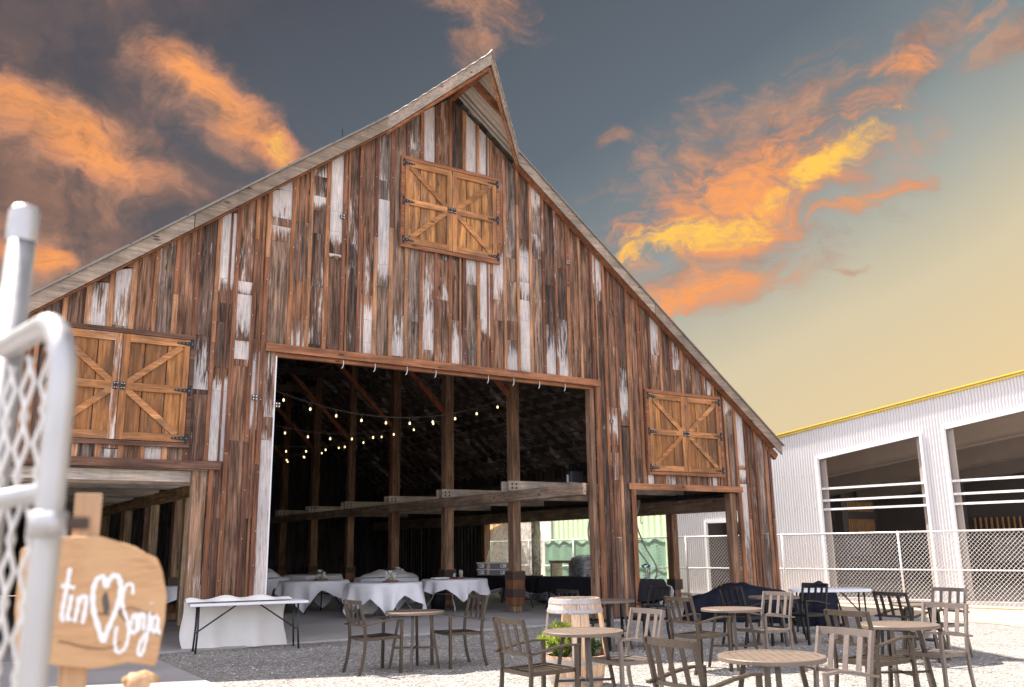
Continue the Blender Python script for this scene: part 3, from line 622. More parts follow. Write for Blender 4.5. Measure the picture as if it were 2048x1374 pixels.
# hay doors
def hay_door(x0, x1, z0, z1, frame_mat, grey=False):
    hd = MB(); y1 = FY-0.037
    d = MB(); d.rnd(0.0, 0, 0.3); fw = 0.075
    for a, b in (((x0, z0), (x1, z0+fw)), ((x0, z1-fw), (x1, z1)), ((x0, z0+fw), (x0+fw, z1-fw)), ((x1-fw, z0+fw), (x1, z1-fw))):
        d.rnd(0.0, 0, 0.5); d.box((a[0], y1-0.05, a[1]), (b[0], y1, b[1]))
    D = d.build('hay_door', frame_mat, barn)
    xi0, xi1, zi0, zi1 = x0+fw+0.01, x1-fw-0.01, z0+fw+0.012, z1-fw-0.012; xm = (xi0+xi1)/2
    for li, (a, b) in enumerate(((xi0, xm-0.005), (xm+0.005, xi1))):
        p = MB(); n_ = 3; pw = (b-a)/n_
        for k in range(n_): p.rnd(0.1); p.box((a+k*pw+0.008, y1-0.014, zi0), (a+(k+1)*pw-0.008, y1-0.002, zi1))
        p.build('panel', M['hay_panel'], D)
        rw = 0.125; zm = (zi0+zi1)/2; s = MB()
        inner_w = 0.45 if grey and li == 0 else 0.05
        outer, innr = ((a, b) if li == 0 else (b, a)); sg = 1 if li == 0 else -1
        s.rnd(0.05); s.box((min(outer, outer+sg*0.09), y1-0.05, zi0), (max(outer, outer+sg*0.09), y1-0.023, zi1))
        s.build('stile', M['hay_stile'], D); s = MB(); s.rnd(inner_w); s.box((min(innr, innr-sg*0.11), y1-0.05, zi0), (max(innr, innr-sg*0.11), y1-0.023, zi1)); s.build('stile', M['hay_stile'], D)
        l0, l1 = sorted((outer+sg*0.092, innr-sg*0.112))
        for zc, wz in ((zi0+rw/2, inner_w*0), (zm, 0.1), (zi1-rw/2, inner_w*0.9)):
            r = MB(); r.rnd(wz); r.box((l0, y1-0.048, zc-rw/2), (l1, y1-0.023, zc+rw/2)); r.build('rail', M['hay_rail'], D)
        for zo, zc in ((zi1-rw, zm+rw*0.5), (zi0+rw, zm-rw*0.5)):
            q = MB(); q.rnd(0.05); q.bar((outer+sg*0.13, y1-0.034, zo), (innr-sg*0.12, y1-0.034, zc), 0.02, 0.10, (0, 0, 1))
            q.build('diagonal_brace', M['hay_rail'], D)
        for zc in (zi0+rw/2, zm, zi1-rw/2):
            k = MB(); yb = y1-0.052
            k.box((min(outer-sg*0.055, outer-sg*0.005), yb-0.008, zc-0.085), (max(outer-sg*0.055, outer-sg*0.005), yb, zc+0.085))
            xx = [outer-sg*0.003, outer+sg*0.21]
            P = [(xx[0], zc-0.035), (xx[1], zc-0.012), (xx[1], zc+0.012), (xx[0], zc+0.035)]
            if sg < 0: P = P[::-1]
            k.hexa([(P[0][0], yb-0.008, P[0][1]), (P[1][0], yb-0.008, P[1][1]), (P[1][0], yb, P[1][1]), (P[0][0], yb, P[0][1]),
                    (P[3][0], yb-0.008, P[3][1]), (P[2][0], yb-0.008, P[2][1]), (P[2][0], yb, P[2][1]), (P[3][0], yb, P[3][1])])
            hg = k.build('strap_hinge', M['black_metal'], D)
        k = MB(); k.box((innr-sg*0.085 if sg > 0 else innr+0.012, y1-0.062, zm-0.06), (innr-0.012 if sg > 0 else innr+0.085, y1-0.0515, zm+0.06)); k.build('latch_plate', M['black_metal'], D)
        k = MB()
        for dx in (0.03, 0.068):
            for dz in (-0.036, 0.036):
                cx_ = innr-sg*dx; k.lathe([(0.0005, 0.02), (0.009, 0.016), (0.013, 0.004), (0.013, 0)], 8)
                k.v[-32:] = [(cx_+p[0], y1-0.062-p[2], zm+dz+p[1]) for p in k.v[-32:]]
        for zc in (zi0+rw/2, zm, zi1-rw/2):
            for dx in (-0.03, 0.05, 0.11, 0.17):
                cx_ = outer+sg*dx; k.lathe([(0.0005, 0.014), (0.007, 0.01), (0.008, 0)], 6)
                k.v[-18:] = [(cx_+p[0], y1-0.06-p[2], zc+p[1]) for p in k.v[-18:]]
        tag(k.build('bolts', M['bolt'], D), kind='stuff')
    return D
hay_door(7.31, 9.64, 7.36, 9.30, M['header'])
hay_door(1.25, 3.53, 3.19, 5.08, M['header_dark'], True)
hay_door(13.53, 15.92, 3.08, 5.02, M['header'])

# frame inside: rows of posts, beams, ties, braces
BY = [15.45, 18.37, 21.7, 25.05, 28.45, 31.8, 35.2]
def part(name, mt, fn, wh=0.0, **kw):
    q = MB(); q.rnd(wh); fn(q); return q.build(name, mt, barn, **kw)
for j, y in enumerate(BY[1:]):
    for X_, sg in ((11.97, -1), (4.92, 1)):
        z1 = ztop(X_)-0.24
        hx = 0.13 if j % 3 else 0.115
        p_ = part('post', M['post'], lambda q: q.box((X_-hx, y-hx, 0.04), (X_+hx, y+hx, z1)), 0.12, bevel=0.012)
        # base wrapped in split boards and steel plates
        s = MB()
        for (ax, ay, bx_, by_) in ((-0.165, -0.165, 0.165, -hx-0.003), (-0.165, hx+0.003, 0.165, 0.165), (-0.165, -hx-0.002, -hx-0.003, hx+0.002), (hx+0.003, -hx-0.002, 0.165, hx+0.002)):
            s.rnd(0); s.box((X_+ax, y+ay, 0.20), (X_+bx_, y+by_, 0.98))
        s.build('post_shoe', M['trim_z'], p_)
        for zc in (0.48, 0.87):
            s = MB(); s.box((X_-0.178, y-0.178, zc-0.09), (X_+0.178, y+0.178, zc+0.09)); pl_ = s.build('steel_plate', M['bracket'], p_)
        # knee brace up to the tie beam, leaning to the middle of the barn
        part('knee_brace', M['brace'], lambda q: q.bar((X_+sg*0.1, y, 5.2), (X_+sg*2.25, y, 7.32), 0.09, 0.12), 0)
    if j < 6: part('tie_beam', M['rafter'], lambda q: q.box((4.7, y-0.07, 7.26), (12.2, y+0.07, 7.5)))
    # whitewashed ties to the outer walls
    for dy in (-0.17, 0.135):
        part('wall_tie', M['plank_x'], lambda q: q.box((11.7, y+dy-0.02, 2.86), (17.4, y+dy+0.02, 3.09)), 0.45)
        part('wall_tie', M['plank_x'], lambda q: q.box((-0.4, y+dy-0.02, 2.93), (5.1, y+dy+0.02, 3.13)), 0.3)
    for hx_ in (11.78, 11.9):
        part('bolt_head', M['bracket'], lambda q: q.box((hx_, y-0.196, 2.9), (hx_+0.045, y-0.19, 2.945)))
        part('bolt_head', M['bracket'], lambda q: q.box((hx_, y-0.196, 2.99), (hx_+0.045, y-0.19, 3.035)))
part('long_beam', M['beam_y'], lambda q: q.box((11.74, 15.32, 2.60), (11.835, 36.0, 2.85)), 0.3, bevel=0.01)
part('long_beam', M['beam_y'], lambda q: q.box((12.105, 15.6, 2.62), (12.19, 36.0, 2.84)), 0.2)
part('long_beam', M['beam_gold'], lambda q: q.box((4.68, 15.6, 2.66), (4.80, 36.0, 2.93)), 0.2, bevel=0.01)
for X_ in (11.97, 4.92): part('long_purlin', M['rafter'], lambda q: q.box((X_-0.1, 15.35, ztop(X_)-0.26), (X_+0.1, 38.6, ztop(X_)-0.205)))
# inside the left doorway
part('whitewashed_beam', M['plank_x'], lambda q: q.box((-0.4, 15.56, 2.66), (3.9, 15.62, 2.835)), 0.62)
part('whitewashed_beam', M['plank_x'], lambda q: q.box((-0.4, 16.9, 2.70), (4.6, 17.05, 2.86)), 0.1)
part('whitewashed_beam', M['plank_x'], lambda q: q.box((-0.4, 15.9, 2.86), (4.6, 17.7, 2.885)), 0.3)
for y in (18.2, 21.6, 25.0, 28.4): part('outer_post', M['post'], lambda q: q.box((-0.38, y-0.11, 0.04), (-0.16, y+0.11, 2.93)), 0.2)
for y in (17.1, 19.95, 23.4, 26.75): part('row_post', M['post_gold'], lambda q: q.box((4.62, y-0.1, 0.04), (4.82, y+0.1, 2.655)), 0.25)
# outer walls: spaced boards so slits of daylight show
def side_wall(X_, opens, name):
    s = MB(); y = 15.32
    while y < 38.6:
        wd = rng.uniform(0.20, 0.27); gap = rng.uniform(0.010, 0.026)
        zt = 4.185
        segs = [(0.05, zt)]
        for (a, b, z) in opens:
            if a < y+wd/2 < b: segs = [(z, zt)]
        for za, zb in segs:
            s.rnd(0.05); s.box((X_, y, za), (X_+0.022, y+wd, zb))
        y += wd+gap
    return s.build(name, M['inner'], barn)
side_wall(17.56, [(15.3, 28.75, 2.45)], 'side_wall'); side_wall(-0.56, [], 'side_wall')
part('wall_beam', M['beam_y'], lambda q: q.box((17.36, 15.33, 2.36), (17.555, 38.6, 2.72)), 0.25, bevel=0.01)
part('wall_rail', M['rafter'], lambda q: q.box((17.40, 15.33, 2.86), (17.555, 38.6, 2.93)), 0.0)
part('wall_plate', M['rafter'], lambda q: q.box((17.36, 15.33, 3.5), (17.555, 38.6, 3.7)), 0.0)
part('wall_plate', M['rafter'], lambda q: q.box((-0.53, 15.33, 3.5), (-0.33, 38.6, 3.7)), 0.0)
part('water_pipe', M['black_tube'], lambda q: q.tube([(17.30, 15.4, 2.79), (17.30, 30, 2.77)], 0.03, 8))
for y in (18.77, 22.1, 25.45, 28.75):
    p_ = part('side_post', M['post'], lambda q: q.box((17.34, y-0.12, 0.04), (17.55, y+0.12, 2.355)), 0.1, bevel=0.01)
    s = MB(); s.box((17.30, y-0.16, 0.35), (17.59, y+0.16, 0.62)); s.build('steel_plate', M['bracket'], p_)
bw = MB(); x = -0.62
while x < 17.55:
    wd = rng.uniform(0.22, 0.3); bw.rnd(0.0); x2 = min(17.6, x+wd); board(bw, x, x2-0.001, 0.05, 20, 38.62, 38.65, 0, 0, ztop(x)+0.02, ztop(x2)+0.02); x += wd
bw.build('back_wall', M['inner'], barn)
# facade hardware: square bolt plates seen on the boards
for (x, z) in ((5.0, 4.02), (4.59, 4.12), (12.55, 4.22), (6.1, 7.75), (11.45, 7.72), (17.02, 4.33)):
    q = MB(); q.box((x-0.045, FY-0.046, z-0.045), (x+0.045, FY-0.037, z+0.045)); pl_ = q.build('bolt_plate', M['bracket'], barn)
    q = MB()
    for dx in (-0.025, 0.025):
        for dz in (-0.025, 0.025): q.box((x+dx-0.010, FY-0.058, z+dz-0.010), (x+dx+0.010, FY-0.0465, z+dz+0.010))
    q.build('bolts', M['bolt'], pl_)
# short white cable hooks below the big header
for x in (6.21, 6.85, 7.52, 8.15, 9.36, 9.98, 10.63, 11.3):
    q = MB(); q.tube([(x, FY-0.02, 4.96), (x+0.004, FY-0.02, 4.88), (x-0.012, FY-0.03, 4.82), (x-0.03, FY-0.02, 4.79)], 0.008, 6); q.build('cable_hook', M['hook'], barn, True)
q = MB(); q.tube([(14.62, 16.8, 2.66), (14.62, 16.8, 2.25), (14.6, 16.8, 2.06), (14.63, 16.8, 2.03), (14.655, 16.8, 2.06), (14.65, 16.8, 2.09)], 0.008, 6); q.build('hanging_hook', M['wire'], barn, True)

# ------------------------------------------------------------------ things mounted in the barn
fl = thing('floodlight', 'black floodlight box resting on the long beam beside the big doorway', 'floodlight', (12.0, 15.95, 2.87))
q = MB(); q.box((-0.17, -0.1, 0.03), (0.17, 0.1, 0.27)); q.build('housing', M['black_tube'], fl, bevel=0.015)
q = MB(); q.box((-0.20, -0.12, 0.0), (0.03, 0.12, 0.028)); q.build('bracket', M['galv'], fl)
q = MB(); q.bar((-0.19, 0, 0.03), (-0.19, 0, 0.2), 0.02, 0.04); q.build('side_arm', M['galv'], fl)
def conduit(label, pts, group='grey cable loops hanging in the barn'):
    c = thing('cable_loop', label, 'cable', pts[0][0], group=group); o = Vector(pts[0][0])
    for P in pts:
        V = [Vector(p)-o for p in P]; L = []
        for i in range(len(V)-1):
            for k in range(6):
                t = k/6; p0 = V[max(i-1, 0)]; p1 = V[i]; p2 = V[i+1]; p3 = V[min(i+2, len(V)-1)]
                L.append(0.5*((2*p1)+(p2-p0)*t+(2*p0-5*p1+4*p2-p3)*t*t+(3*p1-p0-3*p2+p3)*t*t*t))
        L.append(V[-1]); q = MB(); q.tube(L, 0.022, 8); q.build('conduit', M['conduit'], c, True)
conduit('grey conduit loop hanging in front of the green shed through the right doorway',
        [[(16.5, 19.0, 2.75), (16.42, 18.95, 2.5), (16.2, 18.9, 2.1), (16.25, 18.9, 1.5), (16.6, 18.8, 0.9), (16.4, 18.9, 0.3)],
         [(16.45, 19.0, 2.75), (16.38, 18.95, 2.5), (16.28, 18.9, 2.1), (16.5, 18.85, 1.5), (16.85, 18.8, 0.9), (16.7, 18.9, 0.3)]])
conduit('grey conduit pair hanging at the edge of the big doorway before the green shed',
        [[(16.9, 21.6, 2.6), (16.75, 21.6, 2.2), (16.72, 21.6, 1.8), (16.95, 21.6, 1.3), (17.1, 21.6, 0.9)],
         [(17.0, 21.6, 2.6), (16.95, 21.6, 2.2), (16.9, 21.6, 1.8), (17.1, 21.6, 1.35), (17.2, 21.6, 0.9)]])
# string lights, one strand per bent
ORD = ['nearest the doorway', 'second from the doorway', 'third from the doorway', 'fourth from the doorway', 'farthest back']
for j, y in enumerate(BY[1:6]):
    t = thing('string_light', 'sagging strand of small warm bulbs across the dark barn, '+ORD[j], 'string lights', (0, 0, 0), group='bulb strands strung between the barn posts')
    xa, xb, za = 5.05, 11.82, 5.15; sag = 1.0
    f = lambda u: (xa+(xb-xa)*u, y-0.1, za-sag*4*u*(1-u)*0.72)
    q = MB(); q.tube([f(i/30) for i in range(31)], 0.010, 5); q.build('cord', M['wire'], t)
    for k in range(11):
        u = (k+0.8)/11.4; p = f(u); q = MB(); q.tube([(p[0], p[1], p[2]), (p[0], p[1], p[2]-0.10)], 0.010, 5); s_ = q.build('socket', M['wire'], t)
        q = MB(); q.lathe([(0.001, -0.04), (0.017, -0.030), (0.023, -0.010), (0.016, 0.015), (0.009, 0.025)], 10, (p[0], p[1], p[2]-0.13)); q.build('bulb', M['bulb'], s_, True)

# ------------------------------------------------------------------ patio furniture
def make_chair():
    t = thing('patio_chair', 'x', 'chair'); bz = M['bronze']
    for s in (-1, 1):
        q = MB(); y = s*0.235
        P = [(-0.305, y, 0), (-0.268, y, 0.12), (-0.238, y, 0.27), (-0.228, y, 0.43), (-0.238, y, 0.56), (-0.268, y, 0.70), (-0.318, y, 0.893)]
        for a, b in zip(P, P[1:]): q.bar(a, b, 0.024, 0.036, (1, 0, 0), 0.002)
        q.build('rear_leg', bz, t)
        q = MB(); q.bar((0.255, s*0.262, 0), (0.262, s*0.262, 0.64), 0.030, 0.036, (1, 0, 0)); q.build('front_leg', bz, t)
        q = MB(); P = [(0.278, s*0.268, 0.645), (0.15, s*0.272, 0.652), (0.0, s*0.272, 0.636), (-0.15, s*0.268, 0.608), (-0.285, s*0.262, 0.586)]
        for a, b in zip(P, P[1:]): q.bar(a, b, 0.042, 0.018, (0, 0, 1), 0.003)
        q.build('armrest', bz, t)
    q = MB(); q.bar((-0.245, 0.0, 0.425), (0.25, 0.0, 0.435), 0.001, 0.001)
    q = MB()
    for s in (-1, 1): q.bar((-0.225, s*0.222, 0.42), (0.262, s*0.243, 0.43), 0.022, 0.036)
    q.bar((-0.226, -0.235, 0.42), (-0.226, 0.235, 0.42), 0.022, 0.036); q.bar((0.258, -0.25, 0.43), (0.258, 0.25, 0.43), 0.022, 0.036)
    for k in range(7):
        x = -0.19+k*0.066; z = 0.437-0.018*math.sin(PI*(k+0.5)/7)
        q.bar((x, -0.225, z), (x, 0.225, z), 0.052, 0.010)
    q.build('seat', bz, t)
    q = MB()
    def bp(z, dy): # point on the back plane
        P = [(0.56, -0.238), (0.70, -0.268), (0.893, -0.318)]
        for (z0, x0), (z1, x1) in zip(P, P[1:]):
            if z <= z1: break
        return (x0+(x1-x0)*(z-z0)/(z1-z0), dy, z)
    n_ = 6   # top rail bows slightly backward
    for zc, hh in ((0.872, 0.050), (0.592, 0.028)):
        for k in range(n_):
            y0, y1 = -0.225+0.45*k/n_, -0.225+0.45*(k+1)/n_; bow = lambda y: -0.028*(1-(y/0.225)**2)
            a = Vector(bp(zc, y0))+Vector((bow(y0), 0, 0)); b = Vector(bp(zc, y1))+Vector((bow(y1), 0, 0)); q.bar(a, b, 0.020, hh, (0, 0, 1), 0.001)
    for y in (-0.125, 0.0, 0.125):
        bow = -0.028*(1-(y/0.225)**2); a = Vector(bp(0.60, y))+Vector((bow, 0, 0)); b = Vector(bp(0.855, y))+Vector((bow, 0, 0)); q.bar(a, b, 0.044, 0.008, (1, 0, 0))
    q.build('backrest', bz, t)
    return t
proto = make_chair()
def retone(root, mt):
    for o in root.children: o.data = o.data.copy(); o.data.materials[0] = mt
GC = 'bronze slatted armchairs round the patio tables'
TONED = []
CH = [ # x, y, facing, label
 (5.01, 11.02, 1, 'bronze armchair left of the slatted table in front of the white folding table'),
 (6.18, 10.90, -1, 'bronze armchair right of the slatted table in front of the white folding table'),
 (4.88, 7.14, 1, 'bronze armchair left of the round table that hides the barrel planter'),
 (5.95, 7.17, -1, 'pale lit armchair right of the round table that hides the barrel planter'),
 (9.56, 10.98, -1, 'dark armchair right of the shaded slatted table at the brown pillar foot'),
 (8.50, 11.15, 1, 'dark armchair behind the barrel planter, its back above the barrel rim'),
 (8.29, 8.53, 1, 'bronze armchair left of the round table in front of the navy covered furniture'),
 (9.38, 8.45, -1, 'pale lit armchair right of the round table in front of the navy covered furniture'),
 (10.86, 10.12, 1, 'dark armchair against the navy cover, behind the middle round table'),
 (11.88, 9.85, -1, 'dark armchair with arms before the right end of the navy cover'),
 (7.74, 5.66, 1, 'bronze armchair left of the right-hand round table, behind a paler chair back'),
 (8.72, 5.66, -1, 'pale armchair right of the right-hand round table, before the far-right chair'),
 (5.57, 4.52, -1, 'pale armchair right of the nearest round table, cut by the bottom edge'),
 (4.69, 4.80, 1, 'large bronze armchair left of the nearest round table, cut by the bottom edge'),
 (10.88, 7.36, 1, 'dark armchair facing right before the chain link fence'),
 (11.72, 7.46, -1, 'pale armchair farthest right, its back against the white corrugated pier')]
for i, (x, y, s, lb) in enumerate(CH):
    c = proto if i == 0 else copy_tree(proto)
    c.location = (x, y, 0.0); c.rotation_euler = (0, 0, (0 if s > 0 else PI)+rng.uniform(-0.035, 0.035)); c['label'] = lb; c['group'] = GC
    TONED.append((c, lb))
for c, lb in TONED:
    if lb.startswith('dark'): retone(c, M['bronze_dark'])
    elif lb.startswith('pale'): retone(c, M['bronze_pale'])
def make_table():
    t = thing('patio_table', 'x', 'table')
    q = MB(); R = 0.385; ang = math.radians(57)
    k = -R+0.03
    while k < R-0.02:
        h = math.sqrt(max(0, (R-0.012)**2-(abs(k)+0.02)**2))
        if h > 0.05: q.bar((-h, k, 0), (h, k, 0), 0.054, 0.012)
        k += 0.0605
    q.xf(Matrix.Translation((0, 0, 0.712)) @ Matrix.Rotation(ang, 4, 'Z')); q.build('table_top', M['table_top'], t)
    q = MB(); q.lathe([(R-0.045, 0.700), (R-0.045, 0.720), (R, 0.7205), (R+0.004, 0.715), (R+0.004, 0.690), (R-0.012, 0.688), (R-0.012, 0.700), (R-0.045, 0.700)], 56); q.build('rim', M['table_top'], t)
    for a in (56, 146, 236, 326):
        q = MB(); r = math.radians(a); q.bar((0.20*math.cos(r), 0.20*math.sin(r), 0.69), (0.325*math.cos(r), 0.325*math.sin(r), 0.0), 0.034, 0.036, (-math.sin(r), math.cos(r), 0)); q.build('leg', M['bronze'], t)
    q = MB()
    for a in (56, 146): r = math.radians(a); d = 0.275; q.bar((d*math.cos(r), d*math.sin(r), 0.26+0.0005*a/56), (-d*math.cos(r), -d*math.sin(r), 0.26+0.0005*a/56), 0.022, 0.022)
    q.build('stretcher', M['bronze'], t); return t
pt = make_table()
TB = [(5.58, 11.0, 'round slatted patio table at far left between two bronze armchairs'),
      (5.54, 7.29, 'round patio table standing in front of the barrel planter'),
      (8.93, 11.08, 'shaded dark slatted table at the foot of the brown barn pillar'),
      (8.86, 8.50, 'round patio table in the middle, left of a pale lit chair'),
      (11.33, 9.96, 'small-looking round patio table set against the navy cover'),
      (8.34, 5.76, 'round patio table at right, half behind a bronze chair back'),
      (5.35, 4.77, 'nearest large round patio table at the bottom edge'),
      (11.3, 7.44, 'far round patio table at right between the dark and pale chairs')]
for i, (x, y, lb) in enumerate(TB):
    c = pt if i == 0 else copy_tree(pt)
    c.location = (x, y, 0.0); c.rotation_euler = (0, 0, math.radians((0, 9, 4, -6, 12, 3, -4, 8)[i])); c['label'] = lb; c['group'] = 'round patio tables on the gravel'

# ------------------------------------------------------------------ cloth-covered banquet tables in the barn
def banquet(x, y, R, S_, rot, lb, blk=False, z=0.76, legs='grey'):
    t = thing('banquet_table', 'round folding banquet table under '+lb, 'table', (x, y, 0.03), rot, 'round banquet tables in the barn')
    q = MB(); q.lathe([(0.001, z-0.075), (R-0.02, z-0.075), (R-0.02, z-0.04), (0.001, z-0.04)], 32); q.build('table_top', M['white_plastic'], t)
    for s in (-1, 1):
        for u in (-1, 1):
            q = MB(); q.tube([(s*0.42, u*0.30, z-0.08), (s*0.42, u*0.30, 0.40), (s*0.45, u*0.34, 0.3), (s*0.52, u*0.46, 0.12), (s*0.53, u*0.48, 0.0)], 0.015, 8)
            q.build('leg', M['galv'] if legs == 'grey' else M['black_tube'], t, True)
        q = MB(); q.tube([(s*0.42, -0.3, 0.42), (s*0.42, 0.3, 0.42)], 0.012, 6); q.build('crossbar', M['galv'] if legs == 'grey' else M['black_tube'], t)
    # cloth: a square sheet over a round top
    n_ = 144; rows = 14; sd = rng.uniform(0, 6); vs = []; fs = []
    peaks = [(k*PI/4+rng.uniform(-0.2, 0.2), rng.uniform(0.75, 1.0) if k % 2 else rng.uniform(0.35, 0.75), rng.uniform(0.40, 0.62)) for k in range(8)]
    vs.append((0, 0, z)); 
    for i in (1, 2, 3): 
        for j in range(n_): a = 2*PI*j/n_; vs.append((R*i/3*math.cos(a), R*i/3*math.sin(a), z+0.004*math.sin(3*a+i)*(i < 3)-(0.006 if i == 3 else 0)))
    for i in range(1, rows+1):
        for j in range(n_):
            a = 2*PI*j/n_; c4 = max(abs(math.cos(a)), abs(math.sin(a)))
            pk = max(h_*max(0.0, 1-abs((a-a0+PI) % (2*PI)-PI)/w_) for a0, h_, w_ in peaks)
            ext = (S_-R)*0.45+pk*(0.62 if S_ > 1.2 else 0.36); tt = i/rows
            fold = math.sin(9*a+sd+0.8*math.sin(2*a))*0.6+0.4*math.sin(15*a+2*sd)
            rr = R+0.015+0.11*tt**0.8*fold*min(1, ext*2.2)+0.05*tt
            vs.append((rr*math.cos(a+0.05*tt*math.sin(5*a+sd)), rr*math.sin(a+0.05*tt*math.sin(5*a+sd)), max(0.02, z-0.012-ext*tt)))
    for j in range(n_): fs.append((0, 1+j, 1+(j+1) % n_))
    for i in range(rows+2):
        for j in range(n_): a = 1+i*n_; fs.append((a+j, a+n_+j, a+n_+(j+1) % n_, a+(j+1) % n_))
    q = MB(); q.add(vs, fs); o = q.build('tablecloth', M['black_cloth'] if blk else M['white_cloth'], None, True); o.location = (x, y, 0.03); o.rotation_euler = (0, 0, rot)
    tag(o, lb, 'tablecloth', 'white cloths on the round tables')
    return t
banquet(11.15, 19.85, 0.80, 1.12, 0.35, 'the white cloth nearest the black cloth tables, short and scalloped')
banquet(8.98, 19.25, 0.85, 1.30, 0.62, 'the pointed white cloth behind the left armchair, centre front')
banquet(8.35, 22.0, 0.85, 1.30, 0.2, 'the pointed white cloth right behind the white folding table', legs='black')
banquet(10.75, 22.9, 0.85, 1.25, 0.9, 'the rumpled white cloth behind the centre front table')
banquet(8.2, 26.0, 0.85, 1.25, 0.5, 'the white cloth showing just beside the main door jamb')
banquet(10.4, 27.6, 0.9, 1.35, 0.1, 'the farthest white cloth deep in the shade')
banquet(5.25, 21.9, 0.85, 1.28, 0.7, 'the greyish cloth seen through the left doorway', legs='black')
banquet(8.9, 31.0, 0.9, 1.3, 0.1, 'the dim grey cloth at the very back of the barn')
# rumpled cloth pulled up on the table behind
q = MB()
def rump(u, v):
    a = (u-0.5)*1.5; b = (v-0.5)*1.0; e = max(0.0, 1-(a/0.75)**2)*max(0.0, 1-(b/0.5)**2)
    return (10.75+a*0.8+0.5*b, 22.75-a*0.6+0.8*b, 0.80+0.16*e**0.6+0.03*math.sin(17*u+5*v)*e+0.02*math.sin(23*v-9*u)*e)
q.grid(rump, 34, 22); tag(q.build('bunched_cloth', M['cream_cloth'], None, True), 'bunched white cloth heaped on the table behind the centre front table', 'cloth')
q = MB()
def rump2(u, v):
    a = (u-0.5)*0.7; b = (v-0.5)*0.6; e = max(0.0, 1-(a/0.35)**2)*max(0.0, 1-(b/0.3)**2)
    return (8.2+a, 25.3+b, 0.80+0.22*e**0.6+0.03*math.sin(19*u+5*v)*e)
q.grid(rump2, 20, 16); tag(q.build('bunched_cloth', M['cream_cloth'], None, True), 'small heap of pale cloth on the table beside the main door jamb', 'cloth')
# centrepieces: wooden rounds with candle jars
def tray(x, y, lb):
    q = MB(); q.lathe([(0.001, 0), (0.17, 0), (0.185, 0.012), (0.18, 0.03), (0.001, 0.032)], 20); o = q.build('wood_slice', M['red_tray']); o.location = (x, y, 0.797)
    tag(o, 'red-brown wooden round on '+lb, 'tray', 'centrepiece rounds')
def jar(x, y, lb, h=0.15, r=0.045, flower=False, wax=True, z=0.83):
    t = thing('candle_jar', lb, 'jar', (x, y, z), group='jars on the banquet tables')
    q = MB(); q.lathe([(0.001, 0.0), (r, 0.002), (r, h*0.85), (r*0.8, h*0.92), (r*0.85, h)], 14); q.build('glass', M['glass'], t, True)
    if wax: q = MB(); q.lathe([(0.001, 0.004), (r*0.86, 0.004), (r*0.86, h*0.7), (0.001, h*0.72)], 12); q.build('candle', M['wax'], t, True)
    if flower:
        q = MB()
        for k in range(26):
            a = rng.uniform(0, 2*PI); e = rng.uniform(0, 1); p = Vector((0.07*math.cos(a)*e, 0.07*math.sin(a)*e, h+0.03+0.05*rng.random()))
            d = Vector((rng.uniform(-1, 1), rng.uniform(-1, 1), rng.uniform(-1, 1))).normalized()*0.022; e2 = d.cross(Vector((0.3, 0.5, 0.8))).normalized()*0.02
            q.add([p-d, p+e2, p+d, p-e2], [(0, 1, 2, 3)])
        q.build('blossoms', M['paper'], t)
tl = ['the table nearest the black cloth', 'the centre front table', 'the table behind the folding table', 'the rumpled cloth table', 'the table by the door jamb', 'the table in the left doorway']
TR = [(11.2, 19.75), (9.05, 19.05), (8.45, 21.8), (10.95, 22.5), (8.35, 25.8), (5.3, 21.7)]
for (x, y), l in zip(TR, tl):
    tray(x, y, l)
    jar(x+0.05, y-0.05, 'pale pillar candle in a glass jar on '+l, 0.17, 0.05)
    jar(x-0.09, y+0.02, 'low clear drinking glass on '+l, 0.10, 0.036, wax=False)
    if l != tl[0]: jar(x+0.0, y+0.10, 'jar of tiny white blossoms on '+l, 0.13, 0.042, True)
q = MB(); q.box((-0.2, -0.11, 0), (0.2, 0.11, 0.035)); o = q.build('napkin_stack', M['paper'], None, bevel=0.01); o.location = (10.8, 19.95, 0.797); tag(o, 'flat stack of white napkins on the scalloped cloth table', 'napkins')

# ---- black-clothed serving tables beside the side opening
def drape_rect(name, x0, x1, y0, y1, z, drop, mt, lb, cat, wob=0.04, sd=0):
    q = MB(); prof = []
    nx, ny = 46, 12
    rim = []
    P = [(x0, y0), (x1, y0), (x1, y1), (x0, y1)]; per = []
    for i in range(4):
        a = Vector(P[i]); b = Vector(P[(i+1) % 4]); m = max(6, int((b-a).length/0.09))
        for k in range(m): per.append(a.lerp(b, k/m))
    n_ = len(per); cx_, cy_ = (x0+x1)/2, (y0+y1)/2
    vs = [(cx_, cy_, z)]; fs = []
    for k, p in enumerate(per): vs.append((p.x, p.y, z))
    rows = 6
    for r in range(1, rows+1):
        t = r/rows
        for k, p in enumerate(per):
            d = Vector((1 if p.x > x1-0.01 else (-1 if p.x < x0+0.01 else 0), 1 if p.y > y1-0.01 else (-1 if p.y < y0+0.01 else 0)))
            s_ = 0.02+wob*t*(0.6+math.sin(k*0.9+sd)*0.8); dr = drop*(1+0.16*math.sin(k*0.23+sd*2)+0.05*math.sin(k*0.7))
            vs.append((p.x+d.x*s_, p.y+d.y*s_, z-dr*t))
    for k in range(n_): fs.append((0, 1+k, 1+(k+1) % n_))
    for r in range(rows):
        for k in range(n_): a = 1+r*n_; fs.append((a+k, a+n_+k, a+n_+(k+1) % n_, a+(k+1) % n_))
    q.add(vs, fs); o = q.build(name, mt, None, True); return tag(o, lb, cat)
